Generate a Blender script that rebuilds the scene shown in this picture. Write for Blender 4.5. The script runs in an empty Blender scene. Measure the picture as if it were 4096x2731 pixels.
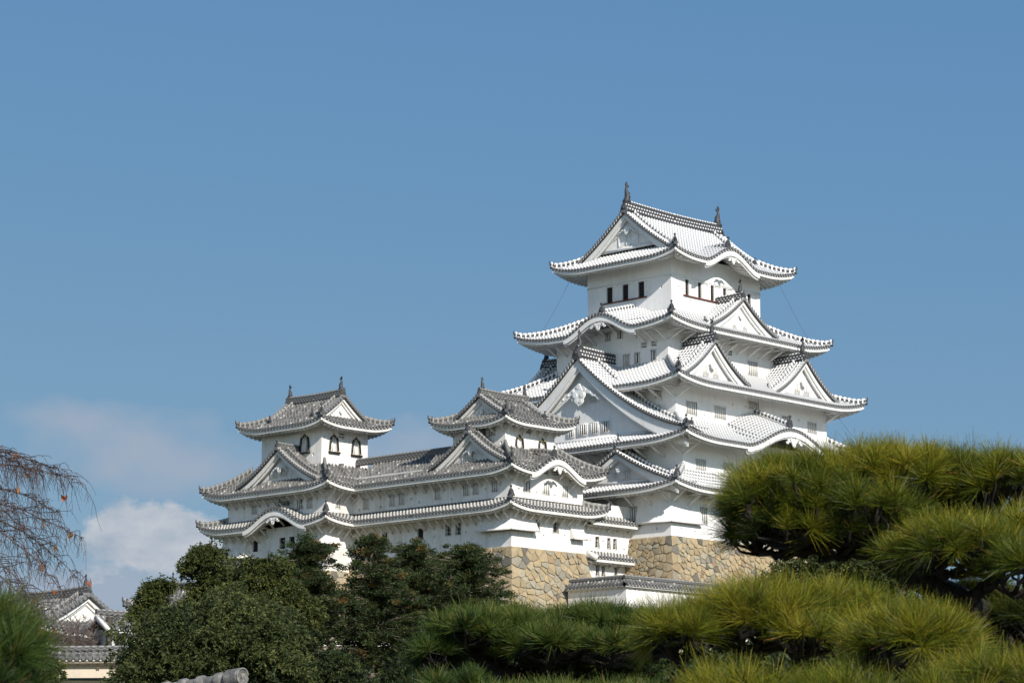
import bpy, math, random
import numpy as np
from mathutils import Vector, Matrix

SC = bpy.context.scene
COL = SC.collection
random.seed(7)
RNG = np.random.default_rng(11)
R = math.radians

# ------------------------------------------------------------------ camera, sky, sun, exposure
cd = bpy.data.cameras.new('camera'); cam = bpy.data.objects.new('camera', cd); COL.objects.link(cam)
cd.sensor_width = 22.3; cd.lens = 22.3 * 10142.5 / 4096; cd.clip_end = 30000; cd.clip_start = .1
YAW, PITCH = .7595, .1823
cam.location = (0, 0, 0); cam.rotation_euler = (math.pi/2 + PITCH, 0, YAW - math.pi/2)
cd.dof.use_dof = True; cd.dof.focus_distance = 120; cd.dof.aperture_fstop = 11
SC.camera = cam
SUN_AZ, SUN_EL = R(-109.6), R(31)
sun = bpy.data.lights.new('sun', 'SUN'); sun.energy = 4.0; sun.angle = R(.5); sun.color = (1, .945, .86)
so = bpy.data.objects.new('sun', sun); COL.objects.link(so)
sd = Vector((math.cos(SUN_AZ)*math.cos(SUN_EL), math.sin(SUN_AZ)*math.cos(SUN_EL), math.sin(SUN_EL)))
so.rotation_euler = sd.to_track_quat('Z', 'Y').to_euler(); so.location = (0, 0, 120)
SC.view_settings.view_transform = 'Standard'; SC.view_settings.look = 'None'
SC.view_settings.exposure = .5; SC.view_settings.gamma = 1
try: SC.view_settings.use_curve_mapping = False
except Exception: pass
SC.render.film_transparent = False

class NT:
    """small helper round a node tree"""
    def __init__(s, tree): s.t = tree; tree.nodes.clear()
    def n(s, typ, ins=None, **kw):
        nd = s.t.nodes.new(typ)
        for k, v in kw.items(): setattr(nd, k, v)
        for k, v in (ins or {}).items():
            if hasattr(v, 'is_output') or isinstance(v, bpy.types.NodeSocket): s.t.links.new(v, nd.inputs[k])
            else: nd.inputs[k].default_value = v
        return nd
    def m(s, op, a, b=0., c=0.):
        return s.n('ShaderNodeMath', {0: a, 1: b, 2: c}, operation=op).outputs[0]
    def mix(s, f, a, b):
        nd = s.n('ShaderNodeMix', data_type='RGBA')
        for k, v in (('Factor', f), ('A', a), ('B', b)):
            sk = [i for i in nd.inputs if i.name == k and (i.type == 'RGBA' if k != 'Factor' else i.type == 'VALUE')][0]
            if isinstance(v, bpy.types.NodeSocket): s.t.links.new(v, sk)
            else: sk.default_value = (v if k == 'Factor' else (*v, 1))
        return [o for o in nd.outputs if o.type == 'RGBA'][0]
    def ramp(s, f, stops):
        nd = s.n('ShaderNodeValToRGB', {0: f}); e = nd.color_ramp.elements
        while len(e) < len(stops): e.new(.5)
        for q, (p, c) in zip(e, stops): q.position = p; q.color = (*c, 1) if len(c) == 3 else c
        return nd.outputs[0]
    def noise(s, vec, scale, detail=3., rough=.55):
        return s.n('ShaderNodeTexNoise', {'Vector': vec, 'Scale': scale, 'Detail': detail, 'Roughness': rough}).outputs['Fac']

w = bpy.data.worlds.new('World'); SC.world = w; w.use_nodes = True
N = NT(w.node_tree)
sky = N.n('ShaderNodeTexSky', sky_type='NISHITA', sun_disc=False, sun_elevation=SUN_EL, sun_rotation=math.pi/2 - SUN_AZ, altitude=1500, air_density=1.0, dust_density=.15, ozone_density=2.5)
# sky colour, deepened a little, with low clouds to the left of the castle
dv = N.n('ShaderNodeTexCoord').outputs['Generated']
sx = N.n('ShaderNodeSeparateXYZ', {0: dv}); az = N.m('ARCTAN2', sx.outputs[1], sx.outputs[0]); el = N.m('ARCSINE', sx.outputs[2])
cv = N.n('ShaderNodeCombineXYZ', {0: N.m('MULTIPLY', az, 1.), 1: N.m('MULTIPLY', el, 1.7), 2: 0.}).outputs[0]
cn = N.noise(cv, 26., 6., .55); cn2 = N.noise(cv, 60., 5., .6)
def blob(x, y, sx_, sy_, amp):
    a0, e0 = YAW + (1176-x)/5824, (1858-y)/5824
    a = N.m('DIVIDE', N.m('SUBTRACT', az, a0), sx_/5824); e = N.m('DIVIDE', N.m('SUBTRACT', el, e0), sy_/5824)
    return N.m('MULTIPLY', N.m('EXPONENT', N.m('MULTIPLY', N.m('ADD', N.m('MULTIPLY', a, a), N.m('MULTIPLY', e, e)), -.7)), amp)
def cover(parts, nz, k, thr):
    g = parts[0]
    for p in parts[1:]: g = N.m('ADD', g, p)
    return N.n('ShaderNodeClamp', {0: N.m('MULTIPLY', N.m('SUBTRACT', N.m('ADD', g, N.m('MULTIPLY', N.m('SUBTRACT', nz, .5), 1.5)), thr), k)}).outputs[0]
sep = N.n('ShaderNodeSeparateColor', {0: sky.outputs[0]})
lim = [N.m('MULTIPLY', N.m('POWER', sep.outputs[i], g), k) for i, (g, k) in enumerate(((.64, .645), (.38, 1.31), (.12, 2.86)))]
SKT = N.n('ShaderNodeCombineColor', {0: lim[0], 1: lim[1], 2: lim[2]}).outputs[0]
# the deep even blue belongs to the side away from the sun
fac = N.m('ADD', N.m('MULTIPLY', sx.outputs[0], math.cos(YAW)), N.m('MULTIPLY', sx.outputs[1], math.sin(YAW)))
fac = N.n('ShaderNodeMapRange', {0: fac, 1: .05, 2: .65}, interpolation_type='SMOOTHSTEP').outputs[0]
SKT = N.mix(fac, N.n('ShaderNodeVectorMath', {0: sky.outputs[0], 1: (1.15, 1.1, 1.0)}, operation='MULTIPLY').outputs[0], SKT)
grey = cover([blob(360, 1075, 260, 85, 1.), blob(120, 985, 150, 45, .6), blob(300, 1370, 230, 80, .9), blob(930, 1040, 170, 70, .95), blob(60, 1420, 200, 80, .6)], cn, 1.3, .35)
cum = cover([blob(340, 1235, 120, 58, 1.2), blob(440, 1300, 110, 70, .8), blob(285, 1215, 50, 45, .35), blob(240, 1330, 70, 45, .35)], cn2, 3.2, .5)
c1 = N.mix(N.m('MULTIPLY', grey, .95), SKT, (2.45, 2.95, 3.7)); c2 = N.mix(N.m('MULTIPLY', cum, .85), c1, N.mix(N.n('ShaderNodeClamp', {0: N.m('MULTIPLY', N.m('SUBTRACT', cn, .36), 3.2)}).outputs[0], (2.6, 3.0, 3.65), (4.8, 4.85, 4.95)))
N.n('ShaderNodeOutputWorld', {0: N.n('ShaderNodeBackground', {0: c2, 1: .1}).outputs[0]})
# ------------------------------------------------------------------ mesh builder
class MB:
    def __init__(s): s.V = []; s.n = 0; s.F = []; s.M = []; s.U = []
    def add(s, V, F, mat=0, UV=None):
        V = np.asarray(V, float).reshape(-1, 3); F = np.asarray(F, np.int64)
        if F.ndim == 1: F = F[None]
        if len(F) == 0: return
        s.V.append(V); s.F.append(F + s.n); s.n += len(V)
        s.M.append(np.broadcast_to(np.asarray(mat, np.int32), (len(F),)).copy())
        s.U.append(np.zeros(F.shape + (2,)) if UV is None else np.asarray(UV, float).reshape(F.shape + (2,)))
    def grid(s, P, mat=0, UV=None, flip=False):
        """P (m,n,3) -> quads"""
        m, n = P.shape[:2]; i = np.arange(m*n).reshape(m, n)
        F = np.stack([i[:-1, :-1], i[:-1, 1:], i[1:, 1:], i[1:, :-1]], -1).reshape(-1, 4)
        if flip: F = F[:, ::-1]
        s.add(P, F, mat, None if UV is None else UV.reshape(-1, 2)[F])
    def box(s, c, h, mat=0, rz=0., ax=None):
        """centre c, half sizes h; ax = 3 axis vectors"""
        c = np.asarray(c, float)
        if ax is None:
            ax = np.array([[math.cos(rz), math.sin(rz), 0], [-math.sin(rz), math.cos(rz), 0], [0, 0, 1.]])
        ax = np.asarray(ax, float)
        S = np.array([[-1,-1,-1],[1,-1,-1],[1,1,-1],[-1,1,-1],[-1,-1,1],[1,-1,1],[1,1,1],[-1,1,1]], float)*np.asarray(h, float)
        s.add(c + S@ax, [[0,3,2,1],[4,5,6,7],[0,1,5,4],[1,2,6,5],[2,3,7,6],[3,0,4,7]], mat)
    def beam(s, p, q, w, h, mat=0, up=(0,0,1)):
        p = np.asarray(p, float); q = np.asarray(q, float); d = q-p; L = np.linalg.norm(d); d /= max(L, 1e-9)
        x = np.cross(d, up); x /= max(np.linalg.norm(x), 1e-9); z = np.cross(x, d)
        s.box((p+q)/2, (L/2, w/2, h/2), mat, ax=[d, -x, z])
    def cyl(s, c, d, r, L, n=8, mat=0, r2=None, capmat=None):
        c = np.asarray(c, float); d = np.asarray(d, float); d = d/np.linalg.norm(d)
        u = np.cross(d, (0,0,1) if abs(d[2]) < .9 else (1,0,0)); u /= np.linalg.norm(u); v = np.cross(d, u)
        a = np.linspace(0, 2*np.pi, n, endpoint=False)
        ring = np.cos(a)[:, None]*u + np.sin(a)[:, None]*v
        r2 = r if r2 is None else r2
        V = np.vstack([c + ring*r, c + d*L + ring*r2])
        i = np.arange(n); j = (i+1) % n
        s.add(V, np.stack([i, j, j+n, i+n], 1), mat)
        s.add(c + d*L + ring*r2, [list(range(n))], mat if capmat is None else capmat)
        s.add(c + ring*r, [list(range(n))[::-1]], mat)
    def tube(s, P, rad, n=6, mat=0, cap=True, uv=False):
        P = np.asarray(P, float); m = len(P); rad = np.broadcast_to(rad, (m,))
        T = np.gradient(P, axis=0); T /= np.maximum(np.linalg.norm(T, axis=1), 1e-9)[:, None]
        ref = np.array([0, 0, 1.]) if abs(T[:, 2]).mean() < .8 else np.array([1., 0, 0])
        U = np.cross(T, ref); U /= np.maximum(np.linalg.norm(U, axis=1), 1e-9)[:, None]; W = np.cross(T, U)
        a = np.linspace(0, 2*np.pi, n+1)
        G = P[:, None] + rad[:, None, None]*(np.cos(a)[None, :, None]*U[:, None] + np.sin(a)[None, :, None]*W[:, None])
        s.grid(G, mat, flip=True)
        if cap:
            s.add(G[-1, :n], [list(range(n))], mat); s.add(G[0, :n], [list(range(n))[::-1]], mat)
    def extrude(s, poly, O, ex, ey, ez, t, mat=0, bev=0.):
        """polygon (k,2) in ex,ey at O, extruded from 0 to t along ez"""
        poly = np.asarray(poly, float); k = len(poly); O = np.asarray(O, float)
        ex, ey, ez = (np.asarray(q, float) for q in (ex, ey, ez))
        a = np.sum(poly[:, 0]*np.roll(poly[:, 1], -1) - np.roll(poly[:, 0], -1)*poly[:, 1])
        if a < 0: poly = poly[::-1]
        base = O + poly[:, :1]*ex + poly[:, 1:]*ey
        c = poly.mean(0); q = c + (poly-c)*(1-bev); top = O + q[:, :1]*ex + q[:, 1:]*ey + ez*t
        V = np.vstack([base, top]); i = np.arange(k); j = (i+1) % k
        right = np.dot(np.cross(ex, ey), ez) > 0
        Q = np.stack([i, j, j+k, i+k], 1); Tp = np.arange(k)+k
        if not right: Q = Q[:, ::-1]; Tp = Tp[::-1]
        s.add(V, Q, mat); s.add(top, [(Tp-k).tolist()], mat)
    def build(s, name, mats, parent=None, smooth=False):
        me = bpy.data.meshes.new(name)
        V = np.concatenate(s.V); lo, hi = V.min(0), V.max(0); c = (lo+hi)/2
        if parent is None: c[2] = lo[2]
        V = V - c; me.vertices.add(len(V)); me.vertices.foreach_set('co', V.ravel())
        idx = np.concatenate([f.ravel() for f in s.F]); tot = np.concatenate([np.full(len(f), f.shape[1]) for f in s.F])
        st = np.concatenate([[0], np.cumsum(tot)[:-1]])
        me.loops.add(len(idx)); me.loops.foreach_set('vertex_index', idx.astype(np.int32))
        me.polygons.add(len(tot)); me.polygons.foreach_set('loop_start', st.astype(np.int32))
        me.polygons.foreach_set('material_index', np.concatenate(s.M).astype(np.int32))
        if smooth: me.polygons.foreach_set('use_smooth', np.ones(len(tot), bool))
        uv = me.uv_layers.new(name='UVMap'); uv.data.foreach_set('uv', np.concatenate([u.reshape(-1, 2) for u in s.U]).ravel())
        for m in (mats if isinstance(mats, (list, tuple)) else [mats]): me.materials.append(m)
        me.update(calc_edges=True)
        o = bpy.data.objects.new(name, me); COL.objects.link(o)
        WO[o.name] = Vector(c)
        if parent is None: o.location = c
        else: o.parent = parent; o.location = Vector(c) - WO[parent.name]
        return o
WO = {}
def tag(o, label=None, cat=None, group=None, kind=None):
    if label: o['label'] = label
    if cat: o['category'] = cat
    if group: o['group'] = group
    if kind: o['kind'] = kind
    return o
def thing(name, label, cat, loc=(0, 0, 0), group=None):
    o = bpy.data.objects.new(name, None); COL.objects.link(o); o.location = loc; o.empty_display_size = .5; WO[o.name] = Vector(loc)
    return tag(o, label, cat, group)

# ------------------------------------------------------------------ materials
def pbsdf(N, col, rough=.7, bump=None, bs=.3, bd=.05, spec=.3, **kw):
    b = N.n('ShaderNodeBsdfPrincipled', {'Roughness': rough, 'Specular IOR Level': spec})
    if isinstance(col, bpy.types.NodeSocket): N.t.links.new(col, b.inputs['Base Color'])
    else: b.inputs['Base Color'].default_value = (*col, 1)
    for k, v in kw.items():
        if isinstance(v, bpy.types.NodeSocket): N.t.links.new(v, b.inputs[k])
        else: b.inputs[k].default_value = v
    if bump is not None:
        bn = N.n('ShaderNodeBump', {'Height': bump, 'Strength': bs, 'Distance': bd}); N.t.links.new(bn.outputs[0], b.inputs['Normal'])
    o = N.n('ShaderNodeOutputMaterial'); N.t.links.new(b.outputs[0], o.inputs[0])
    return b
def newmat(name):
    m = bpy.data.materials.new(name); m.use_nodes = True; return m, NT(m.node_tree)
def objco(N): return N.n('ShaderNodeTexCoord').outputs['Object']

def plaster(name, base, dirt, amt, streak=.5):
    m, N = newmat(name); co = objco(N)
    n1 = N.noise(co, .35, 4); n2 = N.noise(co, 3., 5)
    mp = N.n('ShaderNodeMapping', {'Vector': co, 'Scale': (2.2, 2.2, .14)}).outputs[0]
    n3 = N.noise(mp, 1.6, 4)
    f = N.m('ADD', N.m('MULTIPLY', N.m('SUBTRACT', n1, .42), 1.2), N.m('MULTIPLY', N.m('SUBTRACT', n3, .5), streak))
    f = N.m('ADD', f, N.m('MULTIPLY', N.m('SUBTRACT', n2, .5), .5))
    f = N.n('ShaderNodeClamp', {0: N.m('MULTIPLY', f, amt)}).outputs[0]
    pbsdf(N, N.mix(f, base, dirt), .8, n2, .12, .02, .2); return m
M_WHITE = plaster('plaster_white', (.80, .79, .77), (.60, .575, .535), 1.0, .8)
M_OLDW = plaster('plaster_weathered', (.77, .75, .715), (.47, .43, .37), 1.35, 1.2)
M_CREAM = plaster('plaster_cream', (.66, .56, .44), (.45, .40, .34), 1.0, .9)

def tile_mat(name, white, tile, tile2, topw, panw, sidew, specks=0.):
    """UV.x = row index + position across one row, UV.y = tiles along the slope"""
    m, N = newmat(name)
    s = N.n('ShaderNodeSeparateXYZ', {0: N.n('ShaderNodeTexCoord').outputs['UV']})
    u, v = s.outputs[0], s.outputs[1]
    fu = N.m('ABSOLUTE', N.m('SUBTRACT', N.m('FRACT', u), .5))
    row = N.m('FLOOR', u)
    wn = N.n('ShaderNodeTexWhiteNoise', {'Vector': N.n('ShaderNodeCombineXYZ', {0: row, 1: N.m('FLOOR', v), 2: N.m('GREATER_THAN', fu, .25)}).outputs[0]}, noise_dimensions='3D')
    rnd = wn.outputs['Value']
    ft = N.m('FRACT', v); fp = N.m('FRACT', N.m('ADD', v, .37))
    is_top = N.m('LESS_THAN', fu, .20); is_pan = N.m('GREATER_THAN', fu, .285)
    is_side = N.m('SUBTRACT', 1., N.m('MAXIMUM', is_top, is_pan))
    wj = N.m('ADD', N.m('ADD', N.m('MULTIPLY', is_top, N.m('LESS_THAN', ft, topw)), N.m('MULTIPLY', is_pan, N.m('LESS_THAN', fp, panw))), N.m('MULTIPLY', is_side, N.m('LESS_THAN', N.m('FRACT', N.m('ADD', v, .1)), sidew)))
    co = objco(N); big = N.noise(co, .6, 4); fine = N.noise(co, 9., 3)
    tcol = N.mix(N.m('MULTIPLY_ADD', rnd, .75, N.m('MULTIPLY', N.m('SUBTRACT', big, .4), .8)), tile, tile2)
    if specks > 0:
        sp = N.m('MULTIPLY', N.m('GREATER_THAN', rnd, 1-specks), N.m('LESS_THAN', ft, .45))
        tcol = N.mix(sp, tcol, (.5, .49, .46))
        dk = N.m('LESS_THAN', ft, .1); tcol = N.mix(N.m('MULTIPLY', dk, .5), tcol, (.05, .05, .05))
    wcol = N.mix(N.m('MULTIPLY', fine, .3), white, tuple(c*.75 for c in white))
    pbsdf(N, N.mix(wj, tcol, wcol), .6, spec=.25); return m
M_TW = tile_mat('tile_white_jointed', (.63, .63, .63), (.06, .062, .066), (.16, .16, .165), .60, .32, 1.01)
M_TG = tile_mat('tile_grey_weathered', (.30, .29, .27), (.055, .055, .056), (.19, .183, .165), .15, .08, .10, .10)
M_TGW = tile_mat('tile_grey_jointed', (.50, .49, .46), (.06, .06, .06), (.185, .18, .17), .40, .20, .5, .05)

def flat(name, col, rough=.6, var=.35, sc=4., spec=.3, **kw):
    m, N = newmat(name); n = N.noise(objco(N), sc, 4)
    pbsdf(N, N.mix(n, tuple(c*(1+var) for c in col), tuple(c*(1-var) for c in col)), rough, n, .25, .02, spec, **kw); return m
M_DARK = flat('fired_clay_dark', (.055, .056, .06), .55)
M_CLAY = flat('fired_clay_grey', (.15, .148, .145), .55, .5, 7.)
M_CLAYW = flat('fired_clay_pale', (.30, .295, .285), .6, .5, 9.)
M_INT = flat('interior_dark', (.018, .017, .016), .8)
M_SILL = flat('sill_redbrown', (.12, .035, .025), .6)
M_WOOD = flat('timber_dark', (.06, .05, .042), .7)
M_LACQ = flat('lacquer_black', (.02, .018, .016), .4)
M_GOLD = flat('gilt_brass', (.55, .36, .10), .35, .3, 8., Metallic=.8)
M_BARS = flat('plastered_bars', (.66, .64, .60), .8, .06)
M_BARSH = flat('bars_backing', (.54, .52, .49), .8, .1)

def ridge_mat(name, white, dark, mode):
    m, N = newmat(name)
    s = N.n('ShaderNodeSeparateXYZ', {0: N.n('ShaderNodeTexCoord').outputs['UV']})
    u, v = s.outputs[0], s.outputs[1]; fv = N.m('FRACT', v)
    if mode == 'ladder':
        wm = N.m('MAXIMUM', N.m('LESS_THAN', fv, .34), N.m('GREATER_THAN', N.m('ABSOLUTE', N.m('SUBTRACT', u, .5)), .34))
    elif mode == 'dots':
        a = N.m('MULTIPLY', N.m('LESS_THAN', N.m('ABSOLUTE', N.m('SUBTRACT', u, .28)), .07), N.m('LESS_THAN', fv, .5))
        b = N.m('MULTIPLY', N.m('LESS_THAN', N.m('ABSOLUTE', N.m('SUBTRACT', u, .62)), .06), N.m('LESS_THAN', N.m('FRACT', N.m('ADD', v, .5)), .5))
        wm = N.m('MAXIMUM', a, b)
    else:
        wm = N.m('LESS_THAN', fv, .62)
    n = N.noise(objco(N), 5., 4)
    pbsdf(N, N.mix(wm, N.mix(n, tuple(c*1.6 for c in dark), tuple(c*.5 for c in dark)), N.mix(n, white, tuple(c*.75 for c in white))), .6, spec=.25); return m
WH, DK = (.79, .79, .78), (.05, .05, .054)
GW, GD = (.30, .29, .27), (.075, .074, .072)
RW = [ridge_mat('ridge_ladder_white', WH, DK, 'ladder'), ridge_mat('ridge_stack_white', WH, DK, 'dots'), ridge_mat('ridge_cap_white', WH, (.12, .12, .125), 'cap')]
RG = [ridge_mat('ridge_ladder_grey', GW, GD, 'ladder'), ridge_mat('ridge_stack_grey', GW, GD, 'dots'), ridge_mat('ridge_cap_grey', GW, (.13, .13, .128), 'cap')]
class Style: pass
SW = Style(); SW.tile = M_TW; SW.dark = M_DARK; SW.disc = M_CLAY; SW.wall = M_WHITE; SW.ridge = RW; SW.w = .41; SW.r = .12; SW.lip = M_WHITE
SG = Style(); SG.tile = M_TG; SG.dark = M_DARK; SG.disc = M_CLAY; SG.wall = M_OLDW; SG.ridge = RG; SG.w = .43; SG.r = .125; SG.lip = M_CLAYW
SGW = Style(); SGW.__dict__.update(SG.__dict__); SGW.tile = M_TGW
# ------------------------------------------------------------------ roofs
# every facade has its own frame: A runs to the right seen from outside, B outwards
FM = {'S': lambda A, B: (A, -B), 'E': lambda A, B: (B, A), 'N': lambda A, B: (-A, B), 'W': lambda A, B: (-B, -A)}
def fpt(k, A, B, Z):
    A, B, Z = np.broadcast_arrays(np.asarray(A, float), np.asarray(B, float), np.asarray(Z, float))
    x, y = FM[k](A, B); return np.stack([x, y, Z], -1)
def frect(k, r):
    x0, x1, y0, y1 = r
    return {'S': (x0, x1, -y0), 'E': (y0, y1, x1), 'N': (-x1, -x0, y1), 'W': (-y1, -y0, -x0)}[k]
EX = {'S': (1,0,0), 'E': (0,1,0), 'N': (-1,0,0), 'W': (0,-1,0)}
EB = {'S': (0,-1,0), 'E': (1,0,0), 'N': (0,1,0), 'W': (-1,0,0)}
def rect(cx, cy, hx, hy): return (cx-hx, cx+hx, cy-hy, cy+hy)

PO = np.array([-.5, -.28, -.20, -.10, .10, .20, .28, .5]); PH = np.array([0, 0, .72, 1., 1., .72, 0, 0])
PU = np.array([0, .215, .295, .40, .60, .705, .785, 1.])
def tile_rows(mb, A, t0, t1, surf, st, N=7, length=3., v0=0., mat=0):
    """rows of half-round tiles: surf(a, t)->xyz; A row centres, t from t0 (top) to t1 (eave)"""
    A = np.asarray(A, float); t0 = np.broadcast_to(t0, A.shape); t1 = np.broadcast_to(t1, A.shape)
    ok = t1 > t0 + .01; A, t0, t1 = A[ok], t0[ok], t1[ok]
    if len(A) == 0: return
    f = np.linspace(0, 1, N+1)
    T = t0[:, None] + (t1-t0)[:, None]*f                                   # rows, N+1
    P = surf((A[:, None, None] + PO*st.w), np.repeat(T[..., None], 8, 2)).copy()
    P[..., 2] += PH*st.r
    rows = np.arange(len(A))
    UV = np.empty(P.shape[:3] + (2,)); UV[..., 0] = np.clip(PU, .001, .999) + rows[:, None, None]
    UV[..., 1] = ((1-T)*length/.46 + 40 + v0)[..., None]
    i = np.arange(P.shape[0]*P.shape[1]*8).reshape(P.shape[:3])
    F = np.stack([i[:, :-1, :-1], i[:, 1:, :-1], i[:, 1:, 1:], i[:, :-1, 1:]], -1).reshape(-1, 4)
    mb.add(P.reshape(-1, 3), F, mat, UV.reshape(-1, 2)[F])

def kbell(x, k=1.):
    x = np.clip(np.abs(x), 0, 1); return (.5+.5*np.cos(np.pi*x))**.85

def skirt(root, name, ri, ro, zfun, up, st, faces='SWEN', karas=None, RC=None, brackets=None, nohip='', label=None, rafter=.52, lip=.27, clip=None, hipstart=0., flat='', cuts=None):
    """pent roof round a storey: ri inner, ro outer rectangle (x0,x1,y0,y1); zfun(t) mid height, up = corner lift"""
    karas = karas or {}
    tl = MB(); ev = MB(); brs = []
    for k in faces:
        i0, i1, Bi = frect(k, ri); o0, o1, Bo = frect(k, ro)
        RR = RC or min(5.5, .45*(o1-o0))
        kr = karas.get(k)
        def edist(A, k=k, o0=o0, o1=o1): return np.minimum(A-o0 if k+'lo' not in flat else 99., o1-A if k+'hi' not in flat else 99.)
        iv = [(o0, o1)]
        if clip and k in clip: iv = [(max(o0, clip[k][0]), min(o1, clip[k][1]))]
        cut = (cuts or {}).get(k)
        if cut:
            dg = np.linspace(0, 12, 241); zz_ = cut[1](dg); dc = dg[np.argmax(zz_ < zfun(1.)-.1)]
            iv = [(iv[0][0], cut[0]-dc), (cut[0]+dc, iv[0][1])]
        inside = lambda A: any(p <= A <= q for p, q in iv)
        def zedge(A, edist=edist, kr=kr, RR=RR):
            e = edist(A); z = zfun(1.) + up*np.clip(1-e/RR, 0, 1.2)**2.2
            if kr: z = z + kr[2]*kbell((A-kr[0])/kr[1])
            return z
        def surf(A, t, k=k, i0=i0, i1=i1, Bi=Bi, o0=o0, o1=o1, Bo=Bo, kr=kr, edist=edist, RR=RR):
            e = edist(A)
            z = zfun(t) + up*np.clip(1-e/RR, 0, 1.2)**2.2*t
            if kr:
                bell = kbell((A-kr[0])/kr[1]); zk = zfun(1.) + kr[2]*bell + kr[3]*(1-t)*(Bo-Bi)*np.minimum(1, bell*2.5) + up*np.clip(1-e/RR, 0, 1.2)**2.2*t
                d = np.clip((zk-z)/.5 + .5, 0, 1); z = z*(1-d) + zk*d + .5*.5*d*(1-d)*0.6
            return fpt(k, A, Bi + (Bo-Bi)*t, z)
        n = int(round((o1-o0)/st.w)); ww = (o1-o0)/n; A = o0 + (np.arange(n)+.5)*ww
        if clip and k in clip: A = A[(A > clip[k][0]) & (A < clip[k][1])]
        t1 = np.ones(len(A))
        if cut:
            tt_ = np.linspace(0, 1, 60)
            for i_, a_ in enumerate(A):
                good = np.array([zfun(q) for q in tt_]) > cut[1](abs(a_-cut[0])) - .12
                t1[i_] = tt_[good].max() if good.any() else 0.
        t0 = np.maximum(0, np.maximum((i0-A)/(i0-o0) if i0 > o0+1e-3 else 0*A, (A-i1)/(o1-i1) if o1 > i1+1e-3 else 0*A))
        L = math.hypot(Bo-Bi, zfun(0.)-zfun(1.))
        tile_rows(tl, A, np.maximum(0, t0-.06), t1, surf, st, N=max(4, int(L/.55)+ (4 if kr else 0)), length=L)
        # eave: tile ends, white lip, soffit with rafters
        def strip(b0, dz0, b1, dz1, mat, mb):
            mb.grid(np.stack([fpt(k, a, Bo+b0, ze+dz0), fpt(k, a, Bo+b1, ze+dz1)], 0), mat)
        for p0, p1 in iv:
            a = np.linspace(p0, p1, max(12, int((p1-p0)/.35))+1); ze = zedge(a)
            strip(.0, .02, .02, -.12, 1, tl)
            strip(.02, -.12, -.10, -.12, 1, tl)
            strip(-.07, -.10, -.09, -.13-lip, 0, ev); strip(-.09, -.13-lip, -.32, -.13-lip, 0, ev)
        for A_ in A:
            if not inside(A_): continue
            z_ = float(zedge(np.array(A_))); c = fpt(k, A_, Bo-.12, z_+.05)
            tl.cyl(c, EB[k], .128*st.w/.41, .18, 8, 1, capmat=2)
        wd = ww*.42
        for A_ in (A[:-1]+A[1:])/2:
            if not inside(A_): continue
            z_ = float(zedge(np.array(A_)))
            ev.add(fpt(k, np.array([A_-wd/2, A_+wd/2, A_]), Bo+.03, np.array([z_-.125, z_-.125, z_-.02])), [[0, 1, 2]], 0)
        nr = int((o1-o0)/rafter); raf0 = o0 + (np.arange(nr)+.5)*(o1-o0)/nr
        ov = Bo-Bi; hw = rafter*.30; oh = max(.3, ov); drop = -.13-lip-.02
        for p0, p1 in iv:
            raf = raf0[(raf0 > p0+hw*1.1) & (raf0 < p1-hw*1.1)]
            h = np.concatenate([[p0], np.repeat(raf, 4) + np.tile([-hw*1.02, -hw, hw, hw*1.02], len(raf)), [p1]])
            hz = np.concatenate([[0], np.tile([0, -.16, -.16, 0], len(raf)), [0]])
            zq = zedge(h); tt = np.array([-.34, -.341, -oh*.6, -oh-.25]); G = []
            for q in range(4):
                hh = np.clip(h, o0-tt[q]*.98 if i0 > o0+.05 and p0 == o0 else p0, o1+tt[q]*.98 if i1 < o1-.05 and p1 == o1 else p1)
                G.append(fpt(k, hh, Bo+tt[q], zq + drop + (hz if q else hz*0+.12) + .30*(-tt[q]-.34)))
            ev.grid(np.stack(G, 0), 0)
        if brackets and k in brackets:
            sp, wl = brackets[k]
            j0, j1, _ = frect(k, wl); Bw = frect(k, wl)[2]
            nb = max(2, int(round((j1-j0)/sp))) if sp else 1
            for A_ in np.linspace(j0+.12, j1-.12, nb+1):
                if not inside(A_): continue
                z_ = float(zedge(np.array(A_))) - .13-lip; bo = Bo-.75
                zt = z_+.30*.4 - .12
                if kr: zt = z_
                br = MB()
                br.beam(fpt(k, A_, Bw-.05, zt-.95*min(1, (bo-Bw)/1.2)), fpt(k, A_, bo, zt), .12, .17, 0)
                br.beam(fpt(k, A_, Bw-.05, zt+.02), fpt(k, A_, bo+.12, zt+.02), .13, .16, 0); brs.append(br)
    roof = tl.build('roof', [st.tile, st.dark, st.disc], root)
    if label: roof['label'] = label
    ev.build('eave', [st.wall], roof)
    for br in brs: br.build('eave_bracket', [st.wall], roof)
    # hip ridges
    for a_, b_, cx, cy in (('W', 'S', 0, 2), ('S', 'E', 1, 2), ('E', 'N', 1, 3), ('N', 'W', 0, 3)):
        if a_ not in faces or b_ not in faces or (a_+b_) in nohip: continue
        hp = MB(); orn = MB()
        pi = np.array([ri[cx], ri[cy]]); po = np.array([ro[cx], ro[cy]])
        t = np.linspace(hipstart, 1.02, 15)
        dxy = po-pi; P2 = pi + dxy*t[:, None]
        e = np.abs(dxy[0])*(1-t); RR = RC or 5.5
        i0, i1, _ = frect(b_, ri); o0, o1, _ = frect(b_, ro); RR = RC or min(5.5, .45*(o1-o0))
        z = np.array([zfun(min(q, 1.)) for q in t]) + up*np.clip(1-e/RR, 0, 1.2)**2.2*t
        z = z + np.clip((t-.85)/.17, 0, 1)**2*.16
        ridge_run(hp, np.column_stack([P2, z+.02]), .34, np.interp(t, [0, .8, 1.02], [.5, .46, .40]))
        d = dxy/np.linalg.norm(dxy); pe = np.array([*P2[-1], z[-1]])
        near = a_+b_ == 'WS'
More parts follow.
